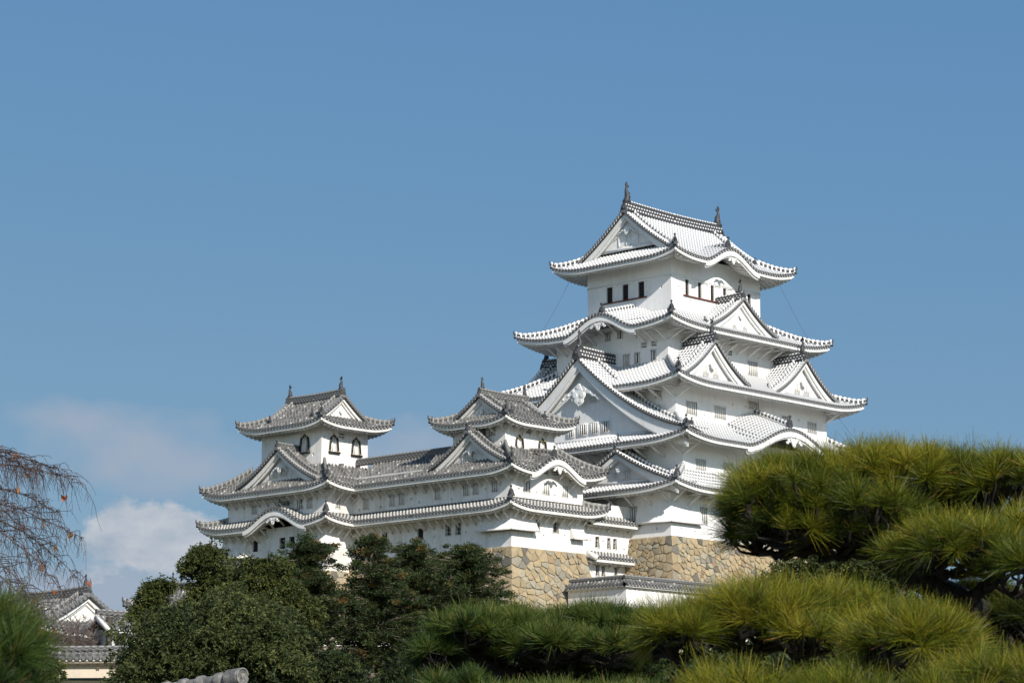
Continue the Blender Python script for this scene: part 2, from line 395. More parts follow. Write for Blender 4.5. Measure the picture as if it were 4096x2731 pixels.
        onigawara(orn, pe - np.array([*d, 0])*(.55 if near else .2) + [0, 0, .2 if near else .1], np.array([*d, 0]), .62 if near else .42, knob=near)
        # corner beam end under the tip
        ce = pe - np.array([*d, 0])*.55; q = MB()
        ev2 = MB(); ev2.beam(ce + [0, 0, -.62] - np.array([*d, 0])*2.2 + [0, 0, .5], ce+[0, 0, -.62], .3, .34, 0); ev2.build('corner_beam', [st.wall], roof)
        orn.tube([pe+[0, 0, .1], pe + np.array([*d, 0])*.16 + [0, 0, .35], pe+np.array([*d, 0])*.18+[0, 0, .62]], [.11, .08, .03], 6)
        orn.cyl(pe + [0, 0, -.02] - np.array([*d, 0])*.1, np.array([*d, 0]), .17, .25, 8)
        hp.build('hip_ridge', st.ridge, roof); orn.build('ridge_end_ornament', [st.dark], roof)
    return roof

def ridge_run(mb, P, w, h, side=0, cap=2, per=.46):
    """a ridge of laid tiles: two patterned sides and a rounded cap following the points P"""
    P = np.asarray(P, float); m = len(P); h = np.broadcast_to(h, (m,))
    T = np.gradient(P, axis=0); T[:, 2] = 0; T /= np.maximum(np.linalg.norm(T, axis=1), 1e-9)[:, None]
    S = np.stack([T[:, 1], -T[:, 0], 0*T[:, 0]], 1)
    d = np.concatenate([[0], np.cumsum(np.linalg.norm(np.diff(P, axis=0), axis=1))])/per
    Z = np.array([0, 0, 1.])
    for sg in (1, -1):
        G = np.stack([P + sg*S*w/2, P + sg*S*w*.42 + Z*h[:, None]], 1)
        UV = np.stack([np.stack([0*d, d], -1), np.stack([0*d+1, d], -1)], 1)
        mb.grid(G, side, UV, flip=sg < 0)
    a = np.linspace(-1.25, 1.25, 6)*1.0
    rr = w*.42
    G = np.stack([P + S*(np.sin(q)*rr*1.0) + Z*(h + (np.cos(q)-.3)*rr*1.25)[:, None] for q in a], 1)
    UV = np.stack([np.stack([0*d+.5, d], -1) for q in a], 1)
    mb.grid(G, cap, UV, flip=True)
    for e, fl in ((0, False), (-1, True)):
        q = np.array([P[e]+S[e]*w/2, P[e]-S[e]*w/2, P[e]-S[e]*w*.42+Z*h[e], P[e]+Z*(h[e]+rr*.8), P[e]+S[e]*w*.42+Z*h[e]])
        mb.add(q, [[0, 1, 2, 3, 4] if not fl else [4, 3, 2, 1, 0]], side, np.zeros((1, 5, 2))+.45)

ONI = [(-.5, 0), (-.42, .32), (-.34, .62), (-.18, .86), (0, .92), (.18, .86), (.34, .62), (.42, .32), (.5, 0), (.62, -.12), (.4, -.2), (-.4, -.2), (-.62, -.12)]
def onigawara(mb, p, d, s=.7, knob=True):
    """ridge-end tile facing along d"""
    p = np.asarray(p, float); d = np.asarray(d, float); d = d/np.linalg.norm(d); x = np.array([-d[1], d[0], 0])
    mb.extrude(np.array(ONI)*s, p - d*s*.12, x, (0, 0, 1), d, s*.34, 0, .12)
    mb.extrude(np.array([(math.cos(a)*.24, .42+math.sin(a)*.24) for a in np.linspace(0, 2*math.pi, 9)[:-1]])*s, p + d*s*.2, x, (0, 0, 1), d, s*.12, 0, .3)
    if knob:
        mb.tube([p + [0, 0, .86*s], p + d*.08*s + [0, 0, 1.08*s]], .1*s, 6)
        a = np.linspace(0, math.pi, 5)
        c = p + d*.1*s + np.array([0, 0, 1.22*s])
        mb.tube(np.stack([c - np.array([0, 0, math.cos(q)])*.2*s for q in a]), np.maximum(.02, np.sin(a)*.2*s), 8)

def shachi(mb, p, d, s=1.):
    """roof-ridge fish: head down on the ridge, tail in the air; d = direction the back faces"""
    p = np.asarray(p, float); d = np.asarray(d, float); d = d/np.linalg.norm(d); x = np.array([-d[1], d[0], 0]); Z = np.array([0, 0, 1.])
    c = np.array([(-.10, 0), (.05, .18), (.12, .42), (.10, .70), (.02, .98), (-.06, 1.2), (-.06, 1.42), (.0, 1.6)])*s
    r = np.array([.34, .36, .33, .30, .25, .19, .13, .09])*s
    C = p + c[:, :1]*d + c[:, 1:]*Z
    mb.tube(C, r, 8)
    mb.box(p - d*.02*s + Z*.0, (.40*s, .26*s, .12*s), 0, ax=[d, x, Z])
    # tail fan, back fins, side fins
    def fin(poly, o, ex, t):
        mb.extrude(np.array(poly)*s, o - np.cross(ex, Z)*t*s/2, ex, Z, np.cross(ex, Z), t*s, 0)
    tp = C[-1]
    fin([(-.08, -.16), (.10, -.12), (.26, .02), (.44, .06), (.30, .22), (.16, .26), (.08, .50), (-.06, .62), (-.12, .36), (-.26, .40), (-.22, .16)], tp, d, .09)
    fin([(-.02, -.1), (.22, .12), (.34, .42), (.14, .34), (-.04, .2)], C[4], -d, .07)
    fin([(-.05, -.15), (.28, .02), (.42, .30), (.22, .24), (.12, .40), (-.02, .15)], C[2], -d, .07)
    fin([(-.05, -.15), (.2, .0), (.36, .22), (.2, .2), (.06, .3)], C[3], d, .07)
    for sg in (1, -1):
        q = C[1] + x*sg*.22*s
        mb.extrude(np.array([(-.1, -.05), (.12, -.02), (.28, .3), (.05, .26)])*s, q, x*sg, Z, d, .06*s, 0)
        mb.extrude(np.array([(-.1, -.05), (.08, -.02), (.2, .26), (.0, .22)])*s, C[3] + x*sg*.16*s, x*sg, Z, d, .05*s, 0)

def spiral_poly(r0, turns=1.1, n=18, th=.36):
    a = np.linspace(0, turns*2*math.pi, n); r = r0*(1-.62*a/a[-1])
    out = np.stack([np.cos(a)*r, np.sin(a)*r], 1); return out
def pendant(mb, k, A0, B, z, s, wings=True):
    """carved gable pendant: turnip body, boss and scrolled wings"""
    ex = np.array(EX[k], float); ez = np.array(EB[k], float); Z = np.array([0, 0, 1.])
    O = fpt(k, A0, B, z)
    body = [(0, -1.0), (.12, -.86), (.30, -.78), (.42, -.62), (.40, -.46), (.52, -.36), (.60, -.16), (.52, .04), (.36, .1), (.22, .3), (.12, .52), (0, .6)]
    body = body + [(-x_, y_) for x_, y_ in body[-2:0:-1]]
    mb.extrude(np.array(body)*s, O, ex, Z, ez, .05*s+.04, 0, .06)
    def disc(cx, cy, r, t=.16, n=10):
        t = t*.4
        a = np.linspace(0, 2*math.pi, n+1)[:-1]
        mb.extrude(np.stack([cx+np.cos(a)*r, cy+np.sin(a)*r], 1)*s, O + ez*.02, ex, Z, ez, t*s+.04, 0, .12)
    disc(0, .36, .2); disc(-.3, -.2, .2, .18); disc(.3, -.2, .2, .18); disc(-.16, -.6, .16, .16); disc(.16, -.6, .16, .16)
    if wings:
        for sg in (1, -1):
            x = np.linspace(.3, 1.85, 34); u = (x-.3)/1.55; tp = .42-.60*(x-.3)-.06*u*u
            bt = tp - (.36-.20*u)*(.62+.38*np.abs(np.cos(u*math.pi*3.5)))
            wing = np.concatenate([np.column_stack([x, tp]), np.column_stack([x, bt])[::-1]])*[sg, 1]
            mb.extrude(wing*s, O - ez*.01, ex, Z, ez, .035*s+.02, 0)
            for q in range(3):
                cx = .52+.44*q; disc(sg*cx, .42-.60*(cx-.3)-.17+.03*q, .115-.018*q, .10)

def gable(root, k, A0, zr, hw, D, Bf, Bb, Bw, zb, st, c=.35, dmain=None, dverge=None, hb=(.55, .8), ridge_h=.75, oni=.7, fish=0., wins=(), pend=.6, wings=True, over=.12, parent_name='gable', back_ridge=None, ladder=True, label=None, wall_hw=None, lad_off=1.45, near_b=None):
    """gabled roof with its ridge along B: verge at Bf, runs back to Bb, gable wall at Bw"""
    P = lambda d: D*((d/hw) + c*(d/hw)*(1-d/hw))
    tl = MB(); wh = MB()
    dm = dmain or hw; dv = dverge or hw
    for sg in (1, -1):
        surf = lambda b, t, sg=sg: fpt(k, A0 + sg*t*dm, b, zr - P(t*dm))
        n = max(2, int(round((Bf-.25-Bb)/st.w))); ww = (Bf-.25-Bb)/n
        rows = Bb + (np.arange(n)+.5)*ww
        L = math.hypot(dm, P(dm))
        tl_n = max(5, int(L/.55)); mb0 = MB()
        near = rows > (Bw-.1 if near_b is None else near_b)
        for grp, dd in ((rows[near], dv), (rows[~near], dm)):
            s2 = lambda b, t, sg=sg, dd=dd: fpt(k, A0 + sg*t*dd, b, zr - P(t*dd))
            tile_rows(mb0, grp, 0., 1., s2, st, N=tl_n, length=math.hypot(dd, P(dd)))
        for q in range(len(mb0.F)):
            F = mb0.F[q]; mb0.F[q] = F[:, ::-1] if sg < 0 else F; mb0.U[q] = mb0.U[q][:, ::-1] if sg < 0 else mb0.U[q]
        base = tl.n
        for V, F, M, U in zip(mb0.V, mb0.F, mb0.M, mb0.U): tl.V.append(V); tl.F.append(F+base); tl.M.append(M); tl.U.append(U); tl.n += len(V)
        # verge: short cross tiles hanging over the edge
        d = np.linspace(0, dv, max(4, int(math.hypot(dv, P(dv))/.36)+1)); dz = zr-P(d)
        for i in range(len(d)-1):
            dmid = (d[i]+d[i+1])/2; q = fpt(k, A0+sg*dmid, Bf-.42, zr-P(dmid)+.09)
            tl.cyl(q, EB[k], .165*st.w/.41, .46, 8, 3, capmat=2)
        dd = np.linspace(0, dv, 24); zz = zr-P(dd); A = A0+sg*dd
        tl.grid(np.stack([fpt(k, A, Bf-.02, zz+.04), fpt(k, A, Bf-.02, zz-.16)], 0), 1, flip=sg < 0)
        tl.grid(np.stack([fpt(k, A, Bf-.02, zz-.16), fpt(k, A, Bw, zz-.16)], 0), 1, flip=sg < 0)
        # bargeboard
        for b0, th, extra, o in ((Bf-.24, .22, 0., -.14), (Bf-.44, .2, .16, -.2)):
            hbv = np.interp(dd, [0, dv], hb) + extra
            bt = zz+o; bb = zz+o-hbv*np.sqrt(1+0*(dd))
            if True:
                A2 = A
                fr = np.stack([fpt(k, A2, b0, bt), fpt(k, A2, b0, bb)], 0); wh.grid(fr, 0, flip=sg < 0)
                wh.grid(np.stack([fpt(k, A2, b0, bb), fpt(k, A2, b0-th, bb)], 0), 0, flip=sg < 0)
                wh.grid(np.stack([fpt(k, A2, b0-th, bt), fpt(k, A2, b0-th, bb)], 0), 0, flip=sg > 0)
        # soffit between board and wall
        wh.grid(np.stack([fpt(k, A, Bf-.42, zz-.3), fpt(k, A, Bw-.05, zz-.3)], 0), 0, flip=sg < 0)
        # gable wall
        lim = wall_hw or dv; dw = np.linspace(0, lim, 24); wz = np.maximum(zr-P(dw)-.28, zb)
        wh.grid(np.stack([fpt(k, A0+sg*dw, Bw, wz), fpt(k, A0+sg*dw, Bw, 0*dw+zb)], 0), 1, flip=sg < 0)
    # timber framing proud of the gable wall
    for zz_, hh in ((zb+.16, .14),):
        wh.box(fpt(k, A0, Bw+.04, zz_), (hw*.62, .06, hh) if k in 'SN' else (.06, hw*.62, hh), 0)
    g = tl.build(parent_name, [st.tile, st.dark, st.disc, st.lip], root)
    if label: g['label'] = label
    wh.build('bargeboard', [st.wall, st.wall], g)
    pd = MB()
    if pend:
        pendant(pd, k, A0, Bf-.5, zr - .6 - 1.9*pend, pend, wings); pd.build('pendant', [st.wall], g)
    rd = MB(); od = MB()
    br_ = Bb if back_ridge is None else back_ridge
    b = np.linspace(br_, Bf-.15, 12); sag = ((b-b[0])/(b[-1]-b[0]))**2*.16*min(1, (b[-1]-b[0])/6)
    ridge_run(rd, fpt(k, A0, b, zr-.05+sag), .46 if ridge_h > .5 else .36, ridge_h, side=1, per=.40)
    if ladder:
        for sg in (1, -1):
            dd = np.linspace(.3, dv*.86, 14); bl = Bf-lad_off
            q = MB(); ridge_run(q, fpt(k, A0+sg*dd, bl, zr-P(dd)+.08), .30, .30, side=0); q.build('descending_ridge', st.ridge, g)
            p = fpt(k, A0+sg*dv*.88, bl, zr-P(dv*.88)+.1)
            q = MB(); onigawara(q, p, np.array(EX[k])*sg, .5); q.build('ridge_end_ornament', [st.dark], g)
    rd.build('ridge', st.ridge, g)
    if oni: onigawara(od, fpt(k, A0, Bf-.15, zr+.0), EB[k], oni, knob=not fish)
    if fish:
        fm = MB(); shachi(fm, fpt(k, A0, Bf-.55, zr+ridge_h+.12), -np.array(EB[k], float), fish); fm.build('roof_fish', [st.dark], g)
    if od.V: od.build('ridge_end_ornament', [st.dark], g)
    for wn in wins: window(g, k, Bw, wn, st, recess=False)
    return g
# ------------------------------------------------------------------ walls, windows, stone bases
def window(root, k, B, wn, st, recess=True):
    """wn = (A, z, w, h, type): a window part with its bars, B the wall plane"""
    A, z, w, h, ty = wn[:5]
    m = MB(); bars = MB(); dp = {'dark': .17, 'panel': .12, 'lattice': .3, 'kato': .25}.get(ty, .26)
    if not recess: dp = .02
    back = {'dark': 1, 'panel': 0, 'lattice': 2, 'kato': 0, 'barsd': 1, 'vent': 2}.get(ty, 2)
    a0, a1, z0, z1 = A-w/2, A+w/2, z-h/2, z+h/2
    b0 = B if recess else B+.10; b1 = B-dp if recess else B+.012
    q = lambda a, b, zz: fpt(k, a, b, zz)
    def face(p, mat): m.add(np.array(p), [[0, 1, 2, 3]], mat)
    face([q(a0, b1, z0), q(a1, b1, z0), q(a1, b1, z1), q(a0, b1, z1)], back)
    if recess:
        face([q(a0, b0, z0), q(a0, b1, z0), q(a0, b1, z1), q(a0, b0, z1)], 0); face([q(a1, b1, z0), q(a1, b0, z0), q(a1, b0, z1), q(a1, b1, z1)], 0)
        face([q(a0, b1, z1), q(a1, b1, z1), q(a1, b0, z1), q(a0, b0, z1)], 0); face([q(a0, b0, z0), q(a1, b0, z0), q(a1, b1, z0), q(a0, b1, z0)], 0)
    ex, ez = np.array(EX[k]), np.array(EB[k])
    def bx(a, b, zz, ha, hb_, hz, mat, t=m): t.box(q(a, b, zz), (ha, hb_, hz), mat, ax=[ex, ez, (0, 0, 1)])
    if not recess or ty in ('bars', 'barsd', 'vent', 'lattice') and not (len(wn) > 5 and wn[5] == 'plain'):
        fw = .07; fb = b0 + (.02 if recess else -.02)
        for a in (a0-fw/2, a1+fw/2): bx(a, fb-.03, z, fw/2, .05, h/2+fw, 0)
        for zz in (z0-fw/2, z1+fw/2): bx(A, fb-.03, zz, w/2, .048, fw/2, 0)
    bb = (b0-.07) if recess else b0-.04
    names = None
    if ty in ('bars', 'barsd'):
        n = max(2, int(round(w/(.30 if ty == 'bars' else .27))))
        for i in range(n): bx(a0 + (i+.5)*w/n, bb, z, .085 if ty == 'bars' else .07, .06, h/2-.003, 0, bars)
        names = 'bars', M_BARS
    elif ty == 'vent':
        bx(A, bb, z, w/2-.003, .06, .07, 0, bars); names = 'bars', M_BARS
    elif ty == 'lattice':
        for f in (-.22, .22): bx(A+f*w, b1+.1, z, .035, .03, h/2-.003, 0, bars)
        for f in (-.36, 0, .36): bx(A, b1+.1, z+f*h, w/2-.003, .036, .03, 0, bars)
        names = 'bars', M_WOOD
    elif ty == 'dark':
        for f in (-.3, 0., .3): bx(A+f*w, b1+.05, z, .018, .018, h/2-.003, 0, bars)
        for f in np.linspace(-.4, .4, 5): bx(A, b1+.055, z+f*h, w/2-.003, .018, .018, 0, bars)
        names = 'lattice', M_WOOD
    elif ty == 'kato':
        bx(A, b1+.06, z-.02, .03, .05, h/2-.02, 0)
        # bell-shaped lacquered frame with gilt mounts, and its sill
        th = np.linspace(-1, 1, 23)
        def prof(sx, sy): 
            pts = [(-w*.5*sx*(1.28), -h*.5)]
            for u in th:
                x = u*w*.5*sx*(1.0 if abs(u) > .98 else 1.02); y = h*.5*(.42 + .70*sy*math.sqrt(max(0, 1-u*u))) + (.16*sy*max(0, 1-abs(u)*4))
                pts.append((x*1.08, y))
            pts.append((w*.5*sx*1.28, -h*.5)); return np.array(pts)
        po, pi = prof(1.32, 1.1), prof(.88, .86); nn = len(po)
        V = np.concatenate([q(A+po[:, 0], B+.09, z+po[:, 1]), q(A+pi[:, 0], B+.09, z+pi[:, 1]), q(A+po[:, 0], B-.02, z+po[:, 1]), q(A+pi[:, 0], B-.02, z+pi[:, 1])])
        i = np.arange(nn-1)
        bars.add(V, np.concatenate([np.stack([i+nn, i+1+nn, i+1, i], 1), np.stack([i, i+1, i+1+2*nn, i+2*nn], 1), np.stack([i+nn+1, i+nn, i+3*nn, i+1+3*nn], 1)]), 0)
        for j in (0, 6, 12, 18, 24):
            c = (po[j]+pi[j])/2; s_ = .06 if j in (0, 24) else .05
            bx(A+c[0], B+.09, z+c[1] + (.06 if j in (0, 24) else 0), s_, .02, s_*1.3, 1, bars)
        bx(A, B+.1, z0-.06, w*.9, .14, .075, 0, bars)
        names = 'window_frame', [M_LACQ, M_GOLD]
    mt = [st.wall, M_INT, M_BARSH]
    o = m.build('window', mt, root)
    if bars.V and names: bars.build(names[0], names[1], o)
    return o

def storey(root, r, z0, z1, st, wins=None, loops=None, faces='SWEN', bands=(), over_name='wall'):
    """plastered storey walls with real openings; wins[k] = list of (world x or y, z, w, h, type)"""
    wins = wins or {}; loops = loops or {}
    m = MB(); todo = []
    for k in faces:
        a0, a1, B = frect(k, r); sg = {'S': 1, 'E': 1, 'N': -1, 'W': -1}[k]
        W = [(sg*q[0],) + tuple(q[1:]) for q in wins.get(k, [])]
        Lp = [(sg*q[0], q[1], .24, .28) for q in loops.get(k, [])]
        holes = [(q[0]-q[2]/2, q[0]+q[2]/2, q[1]-q[3]/2, q[1]+q[3]/2) for q in W+Lp]
        xs = np.unique(np.round([a0, a1] + [h[0] for h in holes] + [h[1] for h in holes], 4)); zs = np.unique(np.round([z0, z1] + [h[2] for h in holes] + [h[3] for h in holes], 4))
        for i in range(len(xs)-1):
            for j in range(len(zs)-1):
                x, z = (xs[i]+xs[i+1])/2, (zs[j]+zs[j+1])/2
                if any(h[0] < x < h[1] and h[2] < z < h[3] for h in holes): continue
                m.add(fpt(k, np.array([xs[i], xs[i+1], xs[i+1], xs[i]]), B, np.array([zs[j], zs[j], zs[j+1], zs[j+1]])), [[0, 1, 2, 3]])
        for A, z, w, h in Lp:
            q0, q1, e0, e1 = A-w/2, A+w/2, z-h/2, z+h/2; b = B-.14
            P = lambda a, bb, zz: fpt(k, a, bb, zz)
            m.add(np.array([P(q0, b, e0), P(q1, b, e0), P(q1, b, e1), P(q0, b, e1), P(q0, B, e0), P(q1, B, e0), P(q1, B, e1), P(q0, B, e1)]), [[0, 1, 2, 3], [4, 0, 3, 7], [1, 5, 6, 2], [3, 2, 6, 7], [4, 5, 1, 0]])
        todo += [(k, B, q) for q in W]
        for zb_, hb_, pr in bands:
            m.box(fpt(k, (a0+a1)/2, B+pr/2, zb_), ((a1-a0)/2+pr*.9, pr/2, hb_/2) , 0, ax=[EX[k], EB[k], (0, 0, 1)])
    o = m.build(over_name, [st.wall], root)
    for k, B, q in todo: window(root, k, B, q, st)
    return o

def machi(root, st, r, corner=None, lw=0, ls=0, k=None, a=None, zt=0, zb=0, dep=.75):
    """flared stone-drop apron: at the south-west corner, or on face k between world coordinates a"""
    m = MB(); f = np.linspace(0, 1, 7); o = dep*(f**1.35)*1.0+.01; z = zt-(zt-zb)*f
    x0, x1, y0, y1 = r
    if corner:
        path = lambda q: np.array([(x0-q, y0+lw), (x0-q, y0-q), (x0+ls, y0-q)])
        ends = np.array([(x0, y0+lw), (x0, y0), (x0+ls, y0)])
    else:
        sg = {'S': 1, 'E': 1, 'N': -1, 'W': -1}[k]; B = frect(k, r)[2]; aa = sorted(sg*v for v in a)
        path = lambda q: np.array([FM[k](v, B+q) for v in aa]); ends = path(0)
    G = np.stack([np.column_stack([path(q), np.full(len(ends), zz)]) for q, zz in zip(o, z)], 0)
    m.grid(G, 0, flip=True)
    E = np.stack([np.column_stack([ends, np.full(len(ends), zz)]) for zz in z], 0)
    for c in (0, -1): m.grid(np.stack([G[:, c], E[:, c]], 1), 0, flip=(c == 0))
    m.grid(np.stack([G[-1], E[-1]], 0), 1)
    p = path(dep+.03)
    for i in range(len(p)-1):
        q0, q1 = np.array([*p[i], zb+.02]), np.array([*p[i+1], zb+.02]); d = (q1-q0)/np.linalg.norm(q1-q0)
        m.beam(q0-d*(.05 if i == 0 else .06), q1+d*(.05 if i == len(p)-2 else -.065 if corner else .05), .12, .17, 0)
    return m.build('stone_drop', [st.wall, M_INT], root)

def stone_mat(name, cols, dark=.5):
    m, N = newmat(name); co = objco(N)
    at = N.n('ShaderNodeAttribute', attribute_name='tone', attribute_type='GEOMETRY').outputs['Fac']
    c = N.ramp(at, cols)
    n1 = N.noise(co, 2.2, 5); n2 = N.noise(co, 14., 4, .65)
    c = N.mix(N.m('MULTIPLY', n1, .85), c, (.20, .17, .115)); c = N.mix(N.n('ShaderNodeClamp', {0: N.m('MULTIPLY', N.m('SUBTRACT', n2, .55), 3.)}).outputs[0], c, (.42, .39, .34))
    pbsdf(N, c, .85, N.m('ADD', n1, N.m('MULTIPLY', n2, .7)), .9, .09, .2); return m
M_STONE = stone_mat('cut_stone_tan', [(0, (.07, .075, .08)), (.045, (.10, .105, .11)), (.06, (.27, .25, .205)), (.2, (.42, .385, .29)), (.34, (.53, .43, .275)), (.5, (.45, .335, .19)), (.7, (.55, .42, .24)), (.9, (.37, .275, .155)), (1., (.37, .205, .10))])
M_STONEB = flat('rubble_fill', (.34, .295, .215), .9, .9, 4.)
M_GREYST = stone_mat('rough_stone_grey', [(0, (.10, .10, .10)), (.3, (.2, .195, .18)), (.7, (.30, .27, .22)), (1., (.36, .28, .19))])

def clip_poly(P, n, d):
    """keep the part of polygon P with n.x <= d"""
    out = []; L = len(P)
    for i in range(L):
        a, b = P[i], P[(i+1) % L]; da = a[0]*n[0]+a[1]*n[1]-d; db = b[0]*n[0]+b[1]*n[1]-d
        if da <= 0: out.append(a)
        if da*db < 0: t = da/(da-db); out.append((a[0]+(b[0]-a[0])*t, a[1]+(b[1]-a[1])*t))
    return out

def stone_face(mb, tone, W, H, S, size, rng, ends=(True, True), cap=True):
    """irregular fitted masonry on the surface S(u, v, lift); u along, v down from the top"""
    sites = []; rows = max(2, int(round(H/(size*.82)))); hy = H/rows
    for r_ in range(rows):
        sc = size*rng.uniform(.85, 1.25); n = max(2, int(round(W/(sc*1.15)))); 
        for c in range(n):
            u = (c+.5+rng.uniform(-.36, .36) + .5*(r_ % 2))*W/n; v = (r_+.5+rng.uniform(-.33, .33)*(0.4 if r_ == 0 else 1))*hy
            if 0 < u < W: sites.append((u, v))
        if rng.random() < .9:
            for _ in range(int(W/size*.55)): sites.append((rng.uniform(0, W), (r_+rng.uniform(.75, 1.25))*hy))
    cornerh = size*1.15
    keep = [(u, v) for u, v in sites if not ((ends[0] and u < size*1.25) or (ends[1] and u > W-size*1.25))]
    for e, on in ((0, ends[0]), (1, ends[1])):
        if not on: continue
        n = max(2, int(H/cornerh))
        for i in range(n):
            L = size*(.95 if i % 2 else .45); u = L if e == 0 else W-L
            keep.append((u, (i+.5)*H/n)); 
            if i % 2 == 0: keep.append((L*3.1 if e == 0 else W-L*3.1, (i+.45+rng.uniform(-.1, .1))*H/n))
    P = np.array(keep)
    for i, (u, v) in enumerate(keep):
        d2 = (P[:, 0]-u)**2 + (P[:, 1]-v)**2; idx = np.argsort(d2)[1:22]
        poly = [(max(0, u-3*size), max(0, v-3*size)), (min(W, u+3*size), max(0, v-3*size)), (min(W, u+3*size), min(H, v+3*size)), (max(0, u-3*size), min(H, v+3*size))]
        for j in idx:
            n = (P[j, 0]-u, P[j, 1]-v); dd = (P[j, 0]**2+P[j, 1]**2-u*u-v*v)/2
            poly = clip_poly(poly, n, dd)
            if len(poly) < 3: break
        if len(poly) < 3: continue
        q = np.array(poly); e = np.linalg.norm(q-np.roll(q, -1, 0), axis=1); q = q[e > .06]
        if len(q) < 3: continue
        c = q.mean(0); rad = np.linalg.norm(q-c, axis=1).mean()
        gap = rng.uniform(.008, .06)
        f = max(.5, 1-gap/max(rad, .1)); g = c + (q-c)*f
        # corner stones reach the very edge
        if ends[0]: g[:, 0] = np.where(q[:, 0] < 1e-6, 0, g[:, 0])
        if ends[1]: g[:, 0] = np.where(q[:, 0] > W-1e-6, W, g[:, 0])
        g[:, 1] = np.where(q[:, 1] < 1e-6, 0, g[:, 1])
        lift = rng.uniform(.015, .085); top = c + (g-c)*max(.7, 1-.035/max(rad, .1))
        if ends[0]: top[:, 0] = np.where(g[:, 0] == 0, -.0, top[:, 0])
        if ends[1]: top[:, 0] = np.where(g[:, 0] == W, W, top[:, 0])
        k = len(g); tl = rng.uniform(-.5, .5, 2)*.22
        lb = np.full(k, -.10); lt = lift + ((top-c)*tl).sum(1)
        if ends[0]: lt = np.where(top[:, 0] <= 0, 0.02, lt)
        if ends[1]: lt = np.where(top[:, 0] >= W, 0.02, lt)
        V = np.concatenate([S(g[:, 0], g[:, 1], lb), S(top[:, 0], top[:, 1], lt), S(c[:1], c[1:], np.array([lift+.03]))])
        i_ = np.arange(k); j_ = (i_+1) % k
        mb.add(V, np.stack([j_, i_, i_+k, j_+k], 1), 0)
        mb.add(V, np.stack([j_+k, i_+k, np.full(k, 2*k)], 1), 0)
        tone.append((len(V)*2, rng.random() if rad > size*.28 else rng.uniform(.1, .5)))

def stone_base(name, label, r, zt, zb, size, faces, batter=.2, cv=.02, seed=1, mat=None, corners='', parent=None, rough=None):
    """dry-stone castle base under rectangle r with curved batter"""
    rng = np.random.default_rng(seed); mb = MB(); tone = []; bk = MB(); H = zt-zb
    off = lambda v: batter*v + cv*v*v*.5
    for k in 'SWEN':
        a0, a1, B = frect(k, r); W = a1-a0
        def S(u, v, l, k=k, a0=a0, a1=a1, B=B, W=W):
            u, v, l = np.broadcast_arrays(np.asarray(u, float), np.asarray(v, float), np.asarray(l, float))
            o = off(v); return fpt(k, a0-o + (W+2*o)*(u/W), B+o+l, zt-v)
        if k in faces:
            e = {'S': ('WS' in corners, 'SE' in corners), 'W': ('NW' in corners, 'WS' in corners), 'E': ('SE' in corners, 0), 'N': (0, 'NW' in corners)}[k]
            stone_face(mb, tone, W, H, S, size, rng, e)
        v = np.linspace(0, H, 9); u = np.linspace(0, W, 3)
        bk.grid(np.stack([S(u, q, -.09) for q in v], 0), 0, flip=True)
    x0, x1, y0, y1 = r
    bk.add([(x0+.1, y0+.1, zt-.01), (x1-.1, y0+.1, zt-.01), (x1-.1, y1-.1, zt-.01), (x0+.1, y1-.1, zt-.01)], [[0, 1, 2, 3]])
    o = thing(name, label, 'stone wall', ((x0+x1)/2, (y0+y1)/2, zb))
    s = mb.build('masonry', [mat or M_STONE], o)
    vals = np.concatenate([np.full(n//2, t) for n, t in tone])
    # vertices were added twice per stone (sides, top)
    vals = np.concatenate([np.full(n, t) for n, t in tone])
    at = s.data.attributes.new('tone', 'FLOAT', 'POINT'); at.data.foreach_set('value', vals.astype(np.float32))
    bk.build('rubble_fill', [M_STONEB], o)
    return o
# ------------------------------------------------------------------ the white main keep
def lin(zi, ze, c=.22): return lambda t: zi + (ze-zi)*(t + c*t*(1-t))
KX, KY = 192.1, 159.95
keep = thing('main_keep', 'tall white castle keep with five tiers of white jointed tile roofs, highest building', 'castle tower', (KX, KY, 24.9))
R1 = (178.0, 206.2, 148.9, 171.); R2 = (179.0, 205.2, 148.2, 171.7); R3 = (180.38, 203.85, 150.15, 169.75); R4 = rect(KX, KY, 9.62, 7.19); R5 = rect(KX, KY, 6.93, 5.45)
E1 = (175.8, 208.4, 146.4, 173.5); E2 = (176.2, 208.0, 145.4, 174.5); E3 = rect(KX, KY, 14.49, 12.56); E4 = rect(KX, KY, 12.42, 10.0); E5 = rect(KX, KY, 9.36, 8.03)
def lp(k, a, zs): return {k: [(x, z) for x, z in a]}
storey(keep, R1, 24.5, 29.7, SW, {'S': [(182.45, 26.85, 1.5, 1.55, 'bars'), (186.6, 26.8, 1.5, 1.55, 'bars'), (191., 27.0, 1.5, 1.6, 'bars'), (196, 27.0, 1.5, 1.6, 'bars'), (200.5, 27, 1.5, 1.6, 'bars')], 'W': [(153.03, 26.87, 1.65, 1.6, 'barsd'), (159, 26.98, 1.7, 1.6, 'barsd')]},
       {'S': [(179.5, 25.35), (181.4, 25.2), (183.8, 25.2), (185.7, 25.7), (187.6, 25.2), (189.5, 25.6)], 'W': [(150.6, 25.4), (154.9, 25.3)]})
storey(keep, R2, 29.2, 34.2, SW, {'S': [(181.5, 31.3, 1.5, 1.35, 'bars'), (185.6, 31.35, 1.5, 1.3, 'bars'), (191.6, 32.6, 1.6, 1.7, 'bars'), (193.5, 32.6, 1.6, 1.7, 'bars'), (195.4, 32.6, 1.6, 1.7, 'bars'), (200.5, 31.5, 1.5, 1.3, 'bars')], 'W': [(154.4, 32.0, 1., 1.1, 'bars')]},
       {'S': [(180.1, 30.7), (183.5, 30.7), (188.1, 30.8)]})
